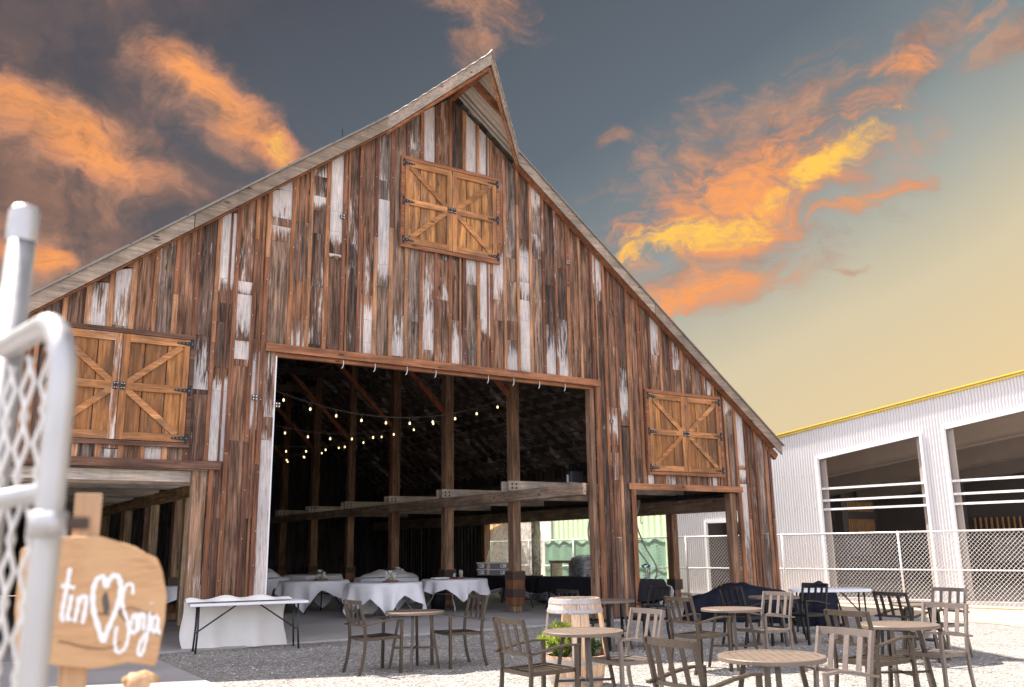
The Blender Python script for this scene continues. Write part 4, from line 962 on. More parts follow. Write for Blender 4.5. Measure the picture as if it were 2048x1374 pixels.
def serving(y0, y1, lb, x0=13.05, x1=13.8):
    t = thing('folding_table', 'long folding table with black legs under '+lb, 'table', ((x0+x1)/2, (y0+y1)/2, 0.03), group='long serving tables')
    hx, hy = (x1-x0)/2-0.02, (y1-y0)/2-0.02
    q = MB(); q.box((-hx, -hy, 0.69), (hx, hy, 0.735)); q.build('table_top', M['white_plastic'], t)
    for s in (-1, 1):
        for u in (-1, 1):
            q = MB(); q.tube([(u*0.28, s*(hy-0.3), 0.69), (u*0.28, s*(hy-0.3), 0.45), (u*0.29, s*(hy-0.22), 0.25), (u*0.30, s*(hy-0.12), 0)], 0.017, 8); q.build('leg', M['black_tube'], t, True)
    return t
serving(19.2, 21.9, 'the far black cloth'); serving(16.3, 18.9, 'the near black cloth'); 
drape_rect('black_cloth', 13.05, 13.8, 19.15, 22.0, 0.785, 0.33, M['black_cloth'], 'black tablecloth on the serving table behind the wrapped post', 'tablecloth', sd=1)
drape_rect('black_cloth', 13.02, 13.83, 16.25, 18.95, 0.80, 0.40, M['black_cloth'], 'black tablecloth on the serving table nearest the brown pillar', 'tablecloth', sd=3)
serving(15.2, 15.9, 'the short black cloth in the right doorway', 13.2, 13.76)
drape_rect('black_cloth', 13.15, 13.80, 15.20, 15.85, 0.80, 0.5, M['black_cloth'], 'black tablecloth hanging in a point just inside the right doorway', 'tablecloth', 0.07, 2)
# grey totes
for i, (x, y, z, sx, lb) in enumerate(((13.42, 21.3, 0.79, 0.30, 'lower grey storage tote with white labels under another tote'), (13.42, 21.3, 0.965, 0.30, 'upper grey storage tote with white labels on top of its stack'),
                                       (13.1, 21.75, 0.79, 0.13, 'small lower grey tote left of the big totes'), (13.1, 21.75, 0.965, 0.13, 'small upper grey tote left of the big totes'))):
    t = thing('storage_tote', lb, 'tote', (x, y, z), math.radians(-35), 'grey totes stacked on the far black table')
    q = MB(); q.hexa([(-sx*0.94, -0.18, 0), (sx*0.94, -0.18, 0), (sx*0.94, 0.18, 0), (-sx*0.94, 0.18, 0), (-sx, -0.2, 0.14), (sx, -0.2, 0.14), (sx, 0.2, 0.14), (-sx, 0.2, 0.14)]); q.build('bin', M['tote'], t)
    q = MB(); q.box((-sx-0.02, -0.22, 0.142), (sx+0.02, 0.22, 0.165)); q.build('lid', M['paper'], t, bevel=0.006)
    q = MB(); q.box((0.0 if sx > 0.2 else -0.06, -0.206, 0.03), (0.16 if sx > 0.2 else 0.06, -0.198, 0.12)); lb_ = q.build('paper_label', M['paper'], t)
    q = MB(); q.box((0.02 if sx > 0.2 else -0.045, -0.21, 0.055), (0.065 if sx > 0.2 else 0.0, -0.2065, 0.10)); q.build('printed_mark', M['wire'], lb_)
# blue flowers in a vase
vs_ = thing('flower_vase', 'small clear vase of blue flowers on the black cloth in the right doorway', 'vase', (13.50, 15.42, 0.80))
q = MB(); q.lathe([(0.001, 0), (0.045, 0.004), (0.05, 0.08), (0.03, 0.13), (0.038, 0.15)], 14); q.build('vase', M['glass'], vs_, True)
q = MB()
for k in range(5): a = k*1.26; q.tube([(0, 0, 0.02), (0.02*math.cos(a), 0.02*math.sin(a), 0.15), (0.06*math.cos(a), 0.06*math.sin(a), 0.24)], 0.004, 5)
q.build('stems', M['stem'], vs_)
for k in range(7):
    a = k*0.9; c = Vector((0.075*math.cos(a)*(k > 0), 0.075*math.sin(a)*(k > 0), 0.27+0.03*math.sin(k*2.1)+(0.03 if k == 0 else 0))); q = MB()
    for j in range(11):
        b = j*2.4; e = 0.2+j*0.12; d = Vector((math.cos(b)*math.sin(e), math.sin(b)*math.sin(e), math.cos(e))); s_ = d.cross(Vector((0, 0, 1))+Vector((0.1, 0, 0))).normalized()*0.018
        q.add([c, c+d*0.03+s_, c+d*0.045, c+d*0.03-s_], [(0, 1, 2, 3)])
    q.build('flower', M['blue_petal'], vs_)
# film-wrapped bundles on the floor
def bundle(name, x, y, z0, sx, sy, sz, lb, cat, rz=0, mt='film_opaque', seed=1, group=None):
    r_ = random.Random(seed); q = MB(); n1, n2 = 28, 16
    ph = [r_.uniform(0, 6) for _ in range(6)]
    def f(u, v):
        a = 2*PI*u; e = PI*(v-0.5); ce = math.copysign(abs(math.cos(e))**0.55, math.cos(e)); se = math.copysign(abs(math.sin(e))**0.6, math.sin(e))
        cr = math.copysign(abs(math.cos(a))**0.6, math.cos(a)); sr = math.copysign(abs(math.sin(a))**0.6, math.sin(a))
        k = 1+0.05*math.sin(5*a+ph[0]+3*v)+0.04*math.sin(11*a+ph[1]-7*v)+0.03*math.sin(13*v*PI+ph[2]+2*a)
        return (sx*cr*ce*k, sy*sr*ce*k, sz*(1+se*(1+0.06*math.sin(6*a+ph[3]))))
    q.grid(f, n1, n2); o = q.build(name, M[mt], None, True); o.location = (x, y, z0); o.rotation_euler = (0, 0, rz); return tag(o, lb, cat, group)
def fo():
    m, n, b = mat('wrapped_film'); tc = n.new('ShaderNodeTexCoord').outputs['Object']
    a = n.noise(n.scale(tc, (1, 1, 2.5)), 5, 7, 0.7, 2.0)
    n.put(b.inputs['Base Color'], n.ramp(a, [(0.35, (0.10, 0.10, 0.12, 1)), (0.5, (0.30, 0.30, 0.33, 1)), (0.62, (0.66, 0.64, 0.66, 1))])); b.inputs['Roughness'].default_value = 0.22
    bump(n, b, a, 0.8, 0.03); return m
M['film_opaque'] = fo()
GB = 'film-wrapped bundles under the black tables'
bundle('wrapped_bundle', 15.0, 19.3, 0.03, 0.65, 0.5, 0.27, 'clear-film wrapped bundle on the floor right of the wrapped post', 'bundle', 0.5, seed=2, group=GB)
bundle('wrapped_bundle', 14.9, 20.9, 0.03, 0.55, 0.45, 0.20, 'dark film-wrapped bundle on the floor behind the wrapped post', 'bundle', 0.1, seed=3, group=GB)
bundle('wrapped_bundle', 14.9, 22.6, 0.03, 0.6, 0.45, 0.24, 'film-wrapped bundle on the floor left of the wrapped post', 'bundle', 0.3, seed=4, group=GB)
bundle('wrapped_bundle', 14.7, 16.6, 0.03, 0.5, 0.4, 0.30, 'film-wrapped bundle behind the dark chair in the right doorway', 'bundle', 0.3, seed=5, group=GB)
bundle('paper_sack', 14.0, 23.0, 0.25, 0.5, 0.35, 0.17, 'white paper sack with orange print lying left of the wrapped post', 'sack', 0.2, 'paper', 6)
bundle('wrapped_bale', 17.95, 23.25, 0.28, 0.55, 0.5, 0.48, 'round film-wrapped bale of cups outside beyond the black table', 'bale', 0, seed=7)
bn = thing('bench', 'weathered bench end outside left of the round wrapped bale', 'bench', (18.1, 24.7, 0.0))
q = MB(); q.rnd(0.4); q.box((-0.25, -0.6, 1.0), (0.25, 0.6, 1.08)); q.build('seat', M['plank_x'], bn)
for s in (-1, 1): q = MB(); q.rnd(0.4); q.box((-0.22, s*0.52-0.05, 0.0), (0.22, s*0.52+0.05, 0.995)); q.build('leg', M['plank_x'], bn)
tb_ = MB(); tb_.lathe([(0.001, 0), (0.17, 0), (0.21, 0.42), (0.20, 0.43), (0.001, 0.40)], 20); o = tb_.build('rubbish_bin', M['bin'], None, True); o.location = (11.1, 20.6, 0.03); tag(o, 'black bin under the scalloped white cloth table', 'bin')
# plastic curtain in the side opening
def curtain(y0, y1, zt, zb, lb, sd, lean=0.0):
    q = MB(); X_ = 17.28
    q.grid(lambda u, v: (X_-0.25*(1-v)*abs(math.sin(4*u+sd))+0.07*math.sin(u*13+sd)*(1.2-v)-0.05*math.sin(7*v+5*u), y0+(y1-y0)*u+lean*(1-v)*(u-0.5)+0.05*math.sin(6*v+sd), zb+(zt-zb)*v), 40, 22)
    o = q.build('plastic_curtain', M['film'], None, True); tag(o, lb, 'plastic sheet', 'clear sheets hanging in the side opening')
curtain(26.3, 28.0, 2.38, 0.15, 'milky plastic sheet bunched at the left end of the side opening', 1.0, 0.7)
curtain(24.9, 26.2, 2.38, 0.15, 'clear plastic sheet hanging with diagonal creases behind the wrapped post', 2.4, 0.3)

# ------------------------------------------------------------------ white folding tables and covers outside
def folding_table(name, lb, x, y, rz, L, Wd, z=0.74, round_=False):
    t = thing(name, lb, 'table', (x, y, 0), rz, None)
    q = MB(); 
    if round_:
        P = []; r = 0.25
        for cx_, cy_, a0 in ((L/2-r, Wd/2-r, 0), (-L/2+r, Wd/2-r, 90), (-L/2+r, -Wd/2+r, 180), (L/2-r, -Wd/2+r, 270)):
            for k in range(7): a = math.radians(a0+k*15); P.append((cx_+r*math.cos(a), cy_+r*math.sin(a)))
        q.prism(P, z-0.045, z)
    else: q.box((-L/2, -Wd/2, z-0.042), (L/2, Wd/2, z))
    q.build('table_top', M['white_plastic'], t, bevel=0.008)
    for s in (-1, 1):
        xl = s*(L/2-0.14)
        for u in (-1, 1):
            q = MB(); q.tube([(xl, u*0.16, z-0.045), (xl, u*0.19, 0.35), (xl+s*0.02, u*0.22, 0.0)], 0.016, 8); q.build('leg', M['black_tube'], t, True)
        q = MB(); q.tube([(xl, -0.19, 0.30), (xl, 0.19, 0.30)], 0.013, 6); q.tube([(xl, 0, 0.30), (s*0.18, 0, z-0.05)], 0.013, 6); q.build('brace', M['black_tube'], t)
    return t
RZ = math.radians(-9)
folding_table('folding_table', 'white rectangular folding table with black legs at the gravel edge', 4.50, 14.72, RZ, 1.80, 0.60)
q = MB()   # cloth: heaped on top and hanging down behind
def heap(u, v):
    a = (u-0.5)*1.62-0.14; e = math.sin(PI*min(1, max(0, u)))**0.5
    if v < 0.45:
        t = v/0.45; y = -0.13+0.45*t; z = 0.747+0.012+0.045*math.sin(PI*t)*e+0.018*math.sin(19*u+3*t)*math.sin(PI*t)+0.035*math.sin(PI*t)*math.sin(9*u+1)**2
    else:
        t = (v-0.45)/0.55; y = 0.335+0.04*t+0.045*math.sin(15*u+1)*t+0.02*math.sin(31*u+2*t)*t; z = 0.755-0.74*t+0.02*math.sin(9*u)*t*(t < 0.99)
        a += -0.10*t*(1-u)*math.sin(3*t+0.6)*1.5-0.10*math.sin(4*t)*(u-0.5)
    return (a, y, max(z, 0.012))
q.grid(heap, 90, 60)
o = q.build('tablecloth', M['cream_cloth'], None, True); o.location = (4.50, 14.72, 0.0); o.rotation_euler = (0, 0, RZ)
tag(o, 'cream cloth heaped on the white folding table and hanging to the gravel', 'tablecloth')
folding_table('folding_table', 'white round-ended folding table standing before the chain link fence', 13.5, 10.6, math.radians(-38), 1.35, 0.74, round_=True)

def cover(name, lb, cx_, cy_, rz, L, Wd, prof, seed):
    """fabric pulled over furniture: silhouette height from a profile along its length, skirt falling to the ground"""
    r_ = random.Random(seed); ph = [r_.uniform(0, 6) for _ in range(8)]
    def H(u):
        for (a, ha), (b, hb) in zip(prof, prof[1:]):
            if u <= b: t = (u-a)/(b-a); t = t*t*(3-2*t)*0.5+t*0.5; return ha+(hb-ha)*t
        return prof[-1][1]
    def f(u, v):
        x = (u-0.5)*L; h = H(u)
        w_ = v*2-1   # across: skirt / top / skirt
        s_ = math.copysign(min(1.0, abs(w_)*1.7), w_)
        drop = max(0.0, abs(w_)-0.588)/0.412
        y = s_*Wd/2*(0.78+0.22*min(1, drop*2))+0.05*math.sin(9*u+ph[0])*drop+0.03*math.sin(23*u+ph[1])*drop
        z = h*(1-0.13*abs(s_)**3)*(1-drop**1.1)+0.02*math.sin(12*u+4*w_+ph[2])*(1-drop)+0.014*math.sin(29*u-9*w_+ph[3])*(1-drop)
        x += 0.04*math.sin(7*w_+ph[4])*math.sin(PI*u)
        return (x, y, max(0.01, z))
    q = MB(); q.grid(f, 96, 48)
    for side in (0, 1):   # close the ends down to the ground
        x = (-0.5 if side == 0 else 0.5)*L; h = prof[0][1] if side == 0 else prof[-1][1]
        q.grid(lambda u, v: ((x+(-0.10 if side == 0 else 0.10)*(1-v)+0.03*math.sin(14*u+ph[5])*(1-v)), (u-0.5)*Wd*(0.78+0.2*(1-v)), 0.01+(h*(1-0.13*abs(2*u-1)**3)-0.01)*v), 16, 12)
    o = q.build(name, M['blue_cover'], None, True); o.location = (cx_, cy_, 0); o.rotation_euler = (0, 0, rz); return tag(o, lb, 'cover', 'navy furniture covers by the barn corner')
cover('furniture_cover', 'long navy cover draped over furniture at the barn corner', 14.3, 13.45, math.radians(-58), 2.1, 1.0,
      [(0, 0.42), (0.10, 0.50), (0.34, 0.70), (0.52, 0.74), (0.75, 0.66), (0.88, 0.58), (1, 0.50)], 3)
cover('furniture_cover', 'smaller navy cover over a chair right of the long one', 14.55, 11.75, math.radians(-50), 0.75, 0.75,
      [(0, 0.45), (0.25, 0.70), (0.6, 0.80), (1, 0.60)], 5)

# ------------------------------------------------------------------ barrel planter
bp_ = thing('barrel_planter', 'cut-away oak wine barrel planter with hooped rim and tub of plants', 'planter', (6.36, 8.52, 0), math.radians(10))
def br(z): return 0.285+0.062*(1-((z-0.475)/0.475)**2)
def stave(mb, a0, a1, z0, z1, t=0.022, n_=10):
    for k in range(n_):
        za, zb = z0+(z1-z0)*k/n_, z0+(z1-z0)*(k+1)/n_
        P = []
        for z in (za, zb):
            for (r, a) in ((br(z), a0), (br(z), a1), (br(z)-t, a1), (br(z)-t, a0)): P.append((r*math.cos(a), r*math.sin(a), z))
        mb.hexa(P)
NS = 20; TW = 2*PI/NS
q = MB()
for k in range(NS): q.rnd(0.3); stave(q, k*TW+0.006, (k+1)*TW-0.006, 0.0, 0.335)
q.build('tub', M['barrel'], bp_)
q = MB()
for k in range(NS): q.rnd(0.62); stave(q, k*TW+0.006, (k+1)*TW-0.006, 0.79, 0.95, n_=4)
q.build('rim_ring', M['barrel'], bp_)
fr = -PI/2-0.50   # towards the camera
for da, nst in ((0.0, 2), (PI/2+0.05, 1), (-PI/2-0.05, 1), (PI, 2)):
    q = MB(); k0 = round((fr+da-math.radians(10))/TW-nst/2)
    for k in range(nst): q.rnd(0.35); stave(q, (k0+k)*TW+0.006, (k0+k+1)*TW-0.006, 0.337, 0.788)
    q.build('stave', M['barrel'], bp_)
for z0, z1 in ((0.255, 0.30), (0.06, 0.12), (0.80, 0.835), (0.895, 0.94)):
    q = MB(); q.lathe([(br(z0)+0.001, z0), (br(z0)+0.005, z0), (br(z1)+0.005, z1), (br(z1)+0.001, z1)], 40); q.build('hoop', M['hoop'], bp_)
q = MB(); q.lathe([(0.001, 0.29), (br(0.29)-0.024, 0.285)], 24); q.build('soil', M['soil'], bp_)
# plants (they grow in the tub: own things)
def wisps(name, lb, x, y, z, R, Hh, mt, n_, upright, seed, cat='shrub', leaf=0.010):
    r_ = random.Random(seed); t = thing(name, lb, cat, (x, y, z)); q = MB(); stq = MB()
    for k in range(n_//14):
        a = r_.uniform(0, 2*PI); e = r_.random()**0.6; tip = Vector((R*math.cos(a)*e, R*math.sin(a)*e, Hh*(1-0.45*e*e)*r_.uniform(0.75, 1.05)))
        root = Vector((0.03*math.cos(a), 0.03*math.sin(a), 0)); mid = root.lerp(tip, 0.5)+Vector((0, 0, 0.04))
        stq.tube([root, mid, tip], [0.005, 0.004, 0.0015], 4)
        for j in range(14):
            u = r_.uniform(0.15, 1.0); p = root.lerp(mid, u*2) if u < 0.5 else mid.lerp(tip, u*2-1)
            d = Vector((r_.uniform(-1, 1), r_.uniform(-1, 1), r_.uniform(0.1, 1)*upright)).normalized()
            sd = d.cross(Vector((r_.uniform(-1, 1), r_.uniform(-1, 1), 0.3))).normalized()*leaf*r_.uniform(0.5, 1)
            l = leaf*r_.uniform(3.0, 6.5) if upright > 1 else leaf*r_.uniform(1.5, 2.6)
            q.add([p-sd*0.4, p+d*l*0.5-sd, p+d*l, p+d*l*0.5+sd], [(0, 1, 2, 3)])
    stq.build('stems', M['stem'], t); q.build('foliage', mt, t); return t
wisps('conifer_shrub', 'bright yellow-green feathery shrub growing in the left of the barrel tub', 6.22, 8.60, 0.28, 0.27, 0.40, M['leaf_y'], 4200, 2.2, 11, leaf=0.011)
wisps('dark_shrub', 'small dark-leaved shrub growing in the right of the barrel tub', 6.47, 8.44, 0.28, 0.17, 0.28, M['leaf_d'], 2200, 0.8, 12, leaf=0.013)

# ------------------------------------------------------------------ white metal building
mb_ = thing('metal_building', 'long white corrugated metal building with two big open bays and yellow roof trim', 'building')
def ZR(s): return 4.55+(13.48-s)*0.1324
OP = [(9.54, 12.34, lambda s: 3.78+(12.34-s)*0.1357, 0.12), (3.3, 8.87, lambda s: 4.26+(8.87-s)*0.1357, 0.12), (14.95, 16.15, lambda s: 2.16, 0.10)]
cg = MB(); ds = 0.0127; s = 2.0; cols = []
while s < 17.45:
    amp = 0.014*math.sin(2*PI*s/0.0762); iv = [(0.12, ZR(s))]
    for (a, b, hf, zb) in OP:
        if a <= s <= b: iv = [(hf(s), ZR(s))]
    cols.append((s, CWL+amp, iv)); s += ds
for A, B in zip(cols, cols[1:]):
    ia, ib = A[2][0], B[2][0]; lo_a, lo_b = ia[0], ib[0]
    if abs(lo_a-lo_b) > 0.3: lo_a = lo_b = max(lo_a, lo_b)
    p = [PW(A[0], A[1], lo_a), PW(B[0], B[1], lo_b), PW(B[0], B[1], ib[1]), PW(A[0], A[1], ia[1])]
    cg.add(p, [(0, 1, 2, 3)])
cg.build('corrugated_wall', M['white_metal'], mb_)
sw = MB()
for z_ in (1.0, 2.45, 3.35):
    k = 2.2
    while k < 17.3:
        if not any(a-0.12 < k < b+0.12 and z_ < hf(k)+0.12 for (a, b, hf, zb) in OP):
            p = PW(k, CWL-0.018, z_); sw.box((p.x-0.008, p.y-0.008, z_-0.008), (p.x+0.008, p.y+0.008, z_+0.008))
        k += 0.305
tag(sw.build('screw_heads', M['grey_steel'], mb_), kind='stuff')
def wbar(name, mt, a, b, wd, hg): 
    q = MB(); q.bar(a, b, wd, hg); return q.build(name, mt, mb_)
tw = 0.10
for (a, b, hf, zb) in OP:
    wbar('bay_trim', M['white_trim'], PW(a-tw/2, CWL-0.012, zb), PW(a-tw/2, CWL-0.012, hf(a)+tw*0.9), 0.05, tw)
    wbar('bay_trim', M['white_trim'], PW(b+tw/2, CWL-0.012, zb), PW(b+tw/2, CWL-0.012, hf(b)+tw*0.9), 0.05, tw)
    wbar('bay_trim', M['white_trim'], PW(a, CWL-0.014, hf(a)+tw/2), PW(b, CWL-0.014, hf(b)+tw/2), 0.05, tw)
    if b-a > 2:
        for z in (2.98, 2.66, 2.42): wbar('girt', M['white_trim'], PW(a, CWL+0.06, z), PW(b, CWL+0.06, z), 0.09, 0.055)
        wbar('jamb', M['grey_steel'], PW(b-0.03, CWL+0.13, zb), PW(b-0.03, CWL+0.13, hf(b)), 0.20, 0.06)
        wbar('jamb', M['grey_steel'], PW(a+0.03, CWL+0.13, zb), PW(a+0.03, CWL+0.13, hf(a)), 0.20, 0.06)
wbar('roof_trim', M['yellow'], PW(17.6, CWL-0.05, ZR(17.6)+0.03), PW(2, CWL-0.05, ZR(2)+0.03), 0.10, 0.028)
wbar('roof_trim', M['yellow'], PW(17.6, CWL-0.03, ZR(17.6)-0.03), PW(2, CWL-0.03, ZR(2)-0.03), 0.06, 0.03)
wbar('foundation', M['concrete'], PW(17.5, CWL+0.05, 0.06), PW(2, CWL+0.05, 0.06), 0.30, 0.12)
DP = 14.0   # depth of the hall
q = MB()
def roofpt(s, c, dz=0): return PW(s, c, ZR(s)+dz)
q.hexa([roofpt(17.5, CWL-0.02, -0.02), roofpt(2, CWL-0.02, -0.02), roofpt(2, CWL+DP, -0.02), roofpt(17.5, CWL+DP, -0.02), roofpt(17.5, CWL-0.02, 0.03), roofpt(2, CWL-0.02, 0.03), roofpt(2, CWL+DP, 0.03), roofpt(17.5, CWL+DP, 0.03)])
q.build('roof', M['roof_under'], mb_)
k = 16.6
while k > 2.1:
    wbar('roof_purlin', M['grey_steel'], roofpt(k, CWL+0.15, -0.14), roofpt(k, CWL+DP, -0.14), 0.07, 0.2); k -= 1.25
for c_ in (CWL+3.4, CWL+8.0, CWL+12.2):
    wbar('rafter_beam', M['grey_steel'], roofpt(17.3, c_, -0.62), roofpt(2.2, c_, -0.62), 0.18, 0.62)
    wbar('flange', M['grey_steel'], roofpt(17.3, c_, -0.94), roofpt(2.2, c_, -0.94), 0.30, 0.025)
q = MB(); q.add([PW(17.45, CWL+0.1, 0.01), PW(2, CWL+0.1, 0.01), PW(2, CWL+DP, 0.01), PW(17.45, CWL+DP, 0.01)], [(0, 1, 2, 3)]); q.build('hall_floor', M['hall_floor'], mb_)
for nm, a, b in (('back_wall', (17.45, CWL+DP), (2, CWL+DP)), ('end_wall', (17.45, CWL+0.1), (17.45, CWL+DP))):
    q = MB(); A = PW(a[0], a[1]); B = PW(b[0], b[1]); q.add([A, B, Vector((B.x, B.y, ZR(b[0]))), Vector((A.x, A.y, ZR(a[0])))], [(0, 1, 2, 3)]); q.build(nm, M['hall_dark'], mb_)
# timber racks along the far end wall and back wall: rows of short upright slats
for (zb, zt) in ((1.95, 2.45), (2.75, 3.15)):
    for c0, c1 in ((CWL+3.2, CWL+5.4), (CWL+6.2, CWL+9.5), (CWL+10.3, CWL+13.5)):
        q = MB(); c = c0
        while c < c1: 
            a = PW(17.30, c, zb); q.bar(a, Vector((a.x, a.y, zt)), 0.05, 0.07); c += 0.19
        q.build('wall_slats', M['hall_slat'], mb_)
for c in (CWL+2.9, CWL+5.8, CWL+9.9): wbar('column', M['hall_dark'], PW(16.9, c, 0), PW(16.9, c, 4.0), 0.34, 0.34)
for s_ in (13.5, 9.0, 4.5):
    for (zb, zt) in ((1.9, 2.4),):
        q = MB(); k = s_
        while k > s_-3.6: a = PW(k, CWL+DP-0.15, zb); q.bar(a, Vector((a.x, a.y, zt)), 0.05, 0.07); k -= 0.2
        q.build('wall_slats', M['hall_slat'], mb_)
    wbar('column', M['hall_dark'], PW(s_+0.4, CWL+DP-0.4, 0), PW(s_+0.4, CWL+DP-0.4, 4.6), 0.34, 0.34)
wbar('wall_panel', M['tote'], PW(17.32, CWL+3, 1.35), PW(17.32, CWL+13, 1.35), 0.04, 0.7)
wbar('wall_panel', M['grey_steel'], PW(13, CWL+DP-0.1, 1.2), PW(2.1, CWL+DP-0.1, 1.2), 0.04, 0.9)

# ------------------------------------------------------------------ chain link fence
def fence(lb, A, B, hgt, post_every, mt_wire, pitch=0.10, r=0.0050, z0=0.06):
    t = thing('chain_link_fence', lb, 'fence', group='chain link fence runs'); d = (B-A); L = d.length; d.normalize()
    q = MB(); q.tube([A+Vector((0, 0, hgt)), B+Vector((0, 0, hgt))], 0.022, 8); q.build('top_rail', M['galv_bright'], t, True)
    q = MB(); q.tube([A+Vector((0, 0, hgt*0.49)), B+Vector((0, 0, hgt*0.49))], 0.018, 8); q.build('middle_rail', M['galv_bright'], t, True)
    q = MB(); q.tube([A+Vector((0, 0, z0)), B+Vector((0, 0, z0))], 0.014, 6); q.build('bottom_rail', M['galv_bright'], t, True)
    n_ = int(L/post_every)
    for k in range(n_+1):
        p = A+d*(k*L/n_); q = MB(); q.tube([(p.x, p.y, 0), (p.x, p.y, hgt+0.03)], 0.026, 8); q.build('post', M['galv_bright'], t, True)
    q = MB(); H_ = hgt-z0; k = -H_
    while k < L:
        for sg in (1, -1):
            a, b = (k, k+H_) if sg > 0 else (k+H_, k)
            za, zb = z0, hgt
            # clip to [0, L]
            def clip(a, b, za, zb):
                if a < 0: za += (0-a)/(b-a)*(zb-za); a = 0
                if b > L: zb -= (b-L)/(b-a)*(zb-za); b = L
                return a, b, za, zb
            if sg > 0: a, b, za, zb = clip(a, b, za, zb)
            else: b, a, zb, za = clip(b, a, zb, za)
            p = A+d*a+Vector((0, 0, za))+nv_*0.004*sg; e = A+d*b+Vector((0, 0, zb))+nv_*0.004*sg
            if (p-e).length > 0.02: q.tube([p, e], r, 3, cap=False)
        k += pitch
    q.build('mesh', mt_wire, t); return t
fence('tall chain link fence run in front of the white corrugated building', PW(3.6, CFN), PW(16.4, CFN), 1.76, 2.6, M['galv_bright'])
fA = PW(16.4, CFN); ef_ = fence('chain link fence run seen through the barn before the green shed', fA, Vector((fA.x+0.3, 40, 0)), 1.76, 2.6, M['galv_bright'])

# green privacy cloth tied to the fence in front of the shed
def scr(u, v):
    y = 21.0+u*(27.6-21.0); x = fA.x+0.3*(y-fA.y)/(40-fA.y)+0.05
    return (x+0.02*math.sin(9*y), y, 0.10+1.62*v+0.012*math.sin(5*y)*v)
q = MB(); q.grid(scr, 60, 8); q.build('privacy_cloth', M['screen'], ef_, True)
# ------------------------------------------------------------------ beyond the barn
gs = thing('green_shed', 'pale green sheet-clad shed seen through the barn openings', 'shed')
q = MB()
def corr(u, v): y = 21.6+u*(28.55-21.6); return (20.3+0.012*math.sin(y*2*PI/0.3), y, 0.0+v*4.2)
q.grid(corr, 180, 1); q.build('wall', M['green'], gs)
q = MB(); q.prism([(20.33, 21.62), (26, 22.66), (26, 28.55), (20.33, 28.55)], 0.0, 4.1); q.build('side_walls', M['green'], gs)
q = MB(); q.prism([(20.2, 21.62), (26.1, 22.7), (26.1, 28.6), (20.2, 28.6)], 4.21, 4.28); q.build('roof', M['green'], gs)
q = MB(); q.box((20.24, 28.5, 0), (20.33, 28.62, 4.2)); q.build('corner_trim', M['white_trim'], gs)
sh = thing('stucco_outbuilding', 'pale pinkish stucco outbuilding beyond the fence, left of the green shed', 'building')
q = MB(); q.box((21.6, 29.4, 0), (29, 36.0, 3.6)); q.build('wall', M['pale_stucco'], sh)
q = MB(); q.hexa([(21.3, 29.1, 3.6), (29.3, 29.1, 3.6), (29.3, 36.3, 3.6), (21.3, 36.3, 3.6), (24.0, 31.5, 4.6), (27, 31.5, 4.6), (27, 34, 4.6), (24.0, 34, 4.6)]); q.build('roof', M['roof_metal'], sh)
wr = thing('wooden_porch', 'tan wooden porch roof glimpsed at the left end of the side opening', 'porch')
q = MB(); q.rnd(0.0); q.hexa([(20.0, 33.2, 2.0), (22.4, 33.2, 3.0), (22.4, 37, 3.0), (20.0, 37, 2.0), (20.0, 33.2, 2.12), (22.4, 33.2, 3.12), (22.4, 37, 3.12), (20.0, 37, 2.12)]); q.build('roof', M['hay_rail'], wr)
for y in (33.4, 36.6): q = MB(); q.rnd(0); q.box((20.2, y, 0), (20.35, y+0.15, 2.0)); q.build('post', M['hay_stile'], wr)
def tree(x, y, h, R, lb, seed):
    r_ = random.Random(seed); t = thing('yard_tree', lb, 'tree', (x, y, 0), group='trees beyond the yard fence')
    q = MB(); q.tube([(0, 0, 0), (0.05, 0.03, h*0.35), (0, 0.1, h*0.7)], [0.16, 0.12, 0.05], 8)
    for k in range(6): a = k*1.05; q.tube([(0.03, 0.03, h*0.35), (R*0.6*math.cos(a), R*0.6*math.sin(a), h*0.75)], [0.06, 0.015], 5)
    q.build('trunk', M['post'], t, True); q = MB()
    cl = [(Vector((r_.uniform(-1, 1)*R*0.7, r_.uniform(-1, 1)*R*0.7, h*r_.uniform(0.35, 0.95))), R*r_.uniform(0.25, 0.45)) for _ in range(22)]
    for c, rr in cl:
        for k in range(150):
            d = Vector((r_.gauss(0, 1), r_.gauss(0, 1), r_.gauss(0, 0.8))); d = d.normalized()*rr*r_.random()**0.4; p = c+d
            a = Vector((r_.uniform(-1, 1), r_.uniform(-1, 1), r_.uniform(-1, 1))).normalized()*0.07; b = a.cross(Vector((0.4, 0.7, 0.2))).normalized()*0.04
            q.add([p-a, p+b, p+a, p-b], [(0, 1, 2, 3)])
    q.build('crown', M['leaf_far'], t)
tree(23.5, 41.5, 4.4, 1.9, 'yellow-green tree behind the wooden porch roof', 3)
tree(27.5, 45.5, 5.2, 2.3, 'larger olive tree farther behind the wooden porch', 5)

# ------------------------------------------------------------------ foreground gate, post and painted sign (soft, close to the lens)
def ray(px, py):  # direction of a photographed point, used for laying out the close objects in metres
    f = 1782.415; c = Vector(CR)*((px-1024)/f)-Vector(CU)*((py-687)/f)+Vector(CF); return c
O = Vector((0, 0, 1.52))
gate = thing('chain_link_gate', 'galvanised chain link gate leaf with rounded frame corner, close to the lens', 'gate', (0.163, 1.581, 0))
gd = Vector((-0.10, 0.62, 0)).normalized(); gd = Vector((-0.157*0.35, 1, 0)).normalized()
gd = Vector((-0.20, 1.0, 0)).normalized()
r_ = 0.0215; H0 = 1.905
P = [Vector((0, 0, 0.1))]
for z in (0.5, 1.0, 1.4, 1.7): P.append(Vector((0, 0, z)))
for k in range(9): a = k/8*PI/2; P.append(Vector((0, 0, H0-0.12))+gd*0.12*(1-math.cos(a))+Vector((0, 0, 0.12*math.sin(a))))
P.append(gd*1.15+Vector((0, 0, H0)))
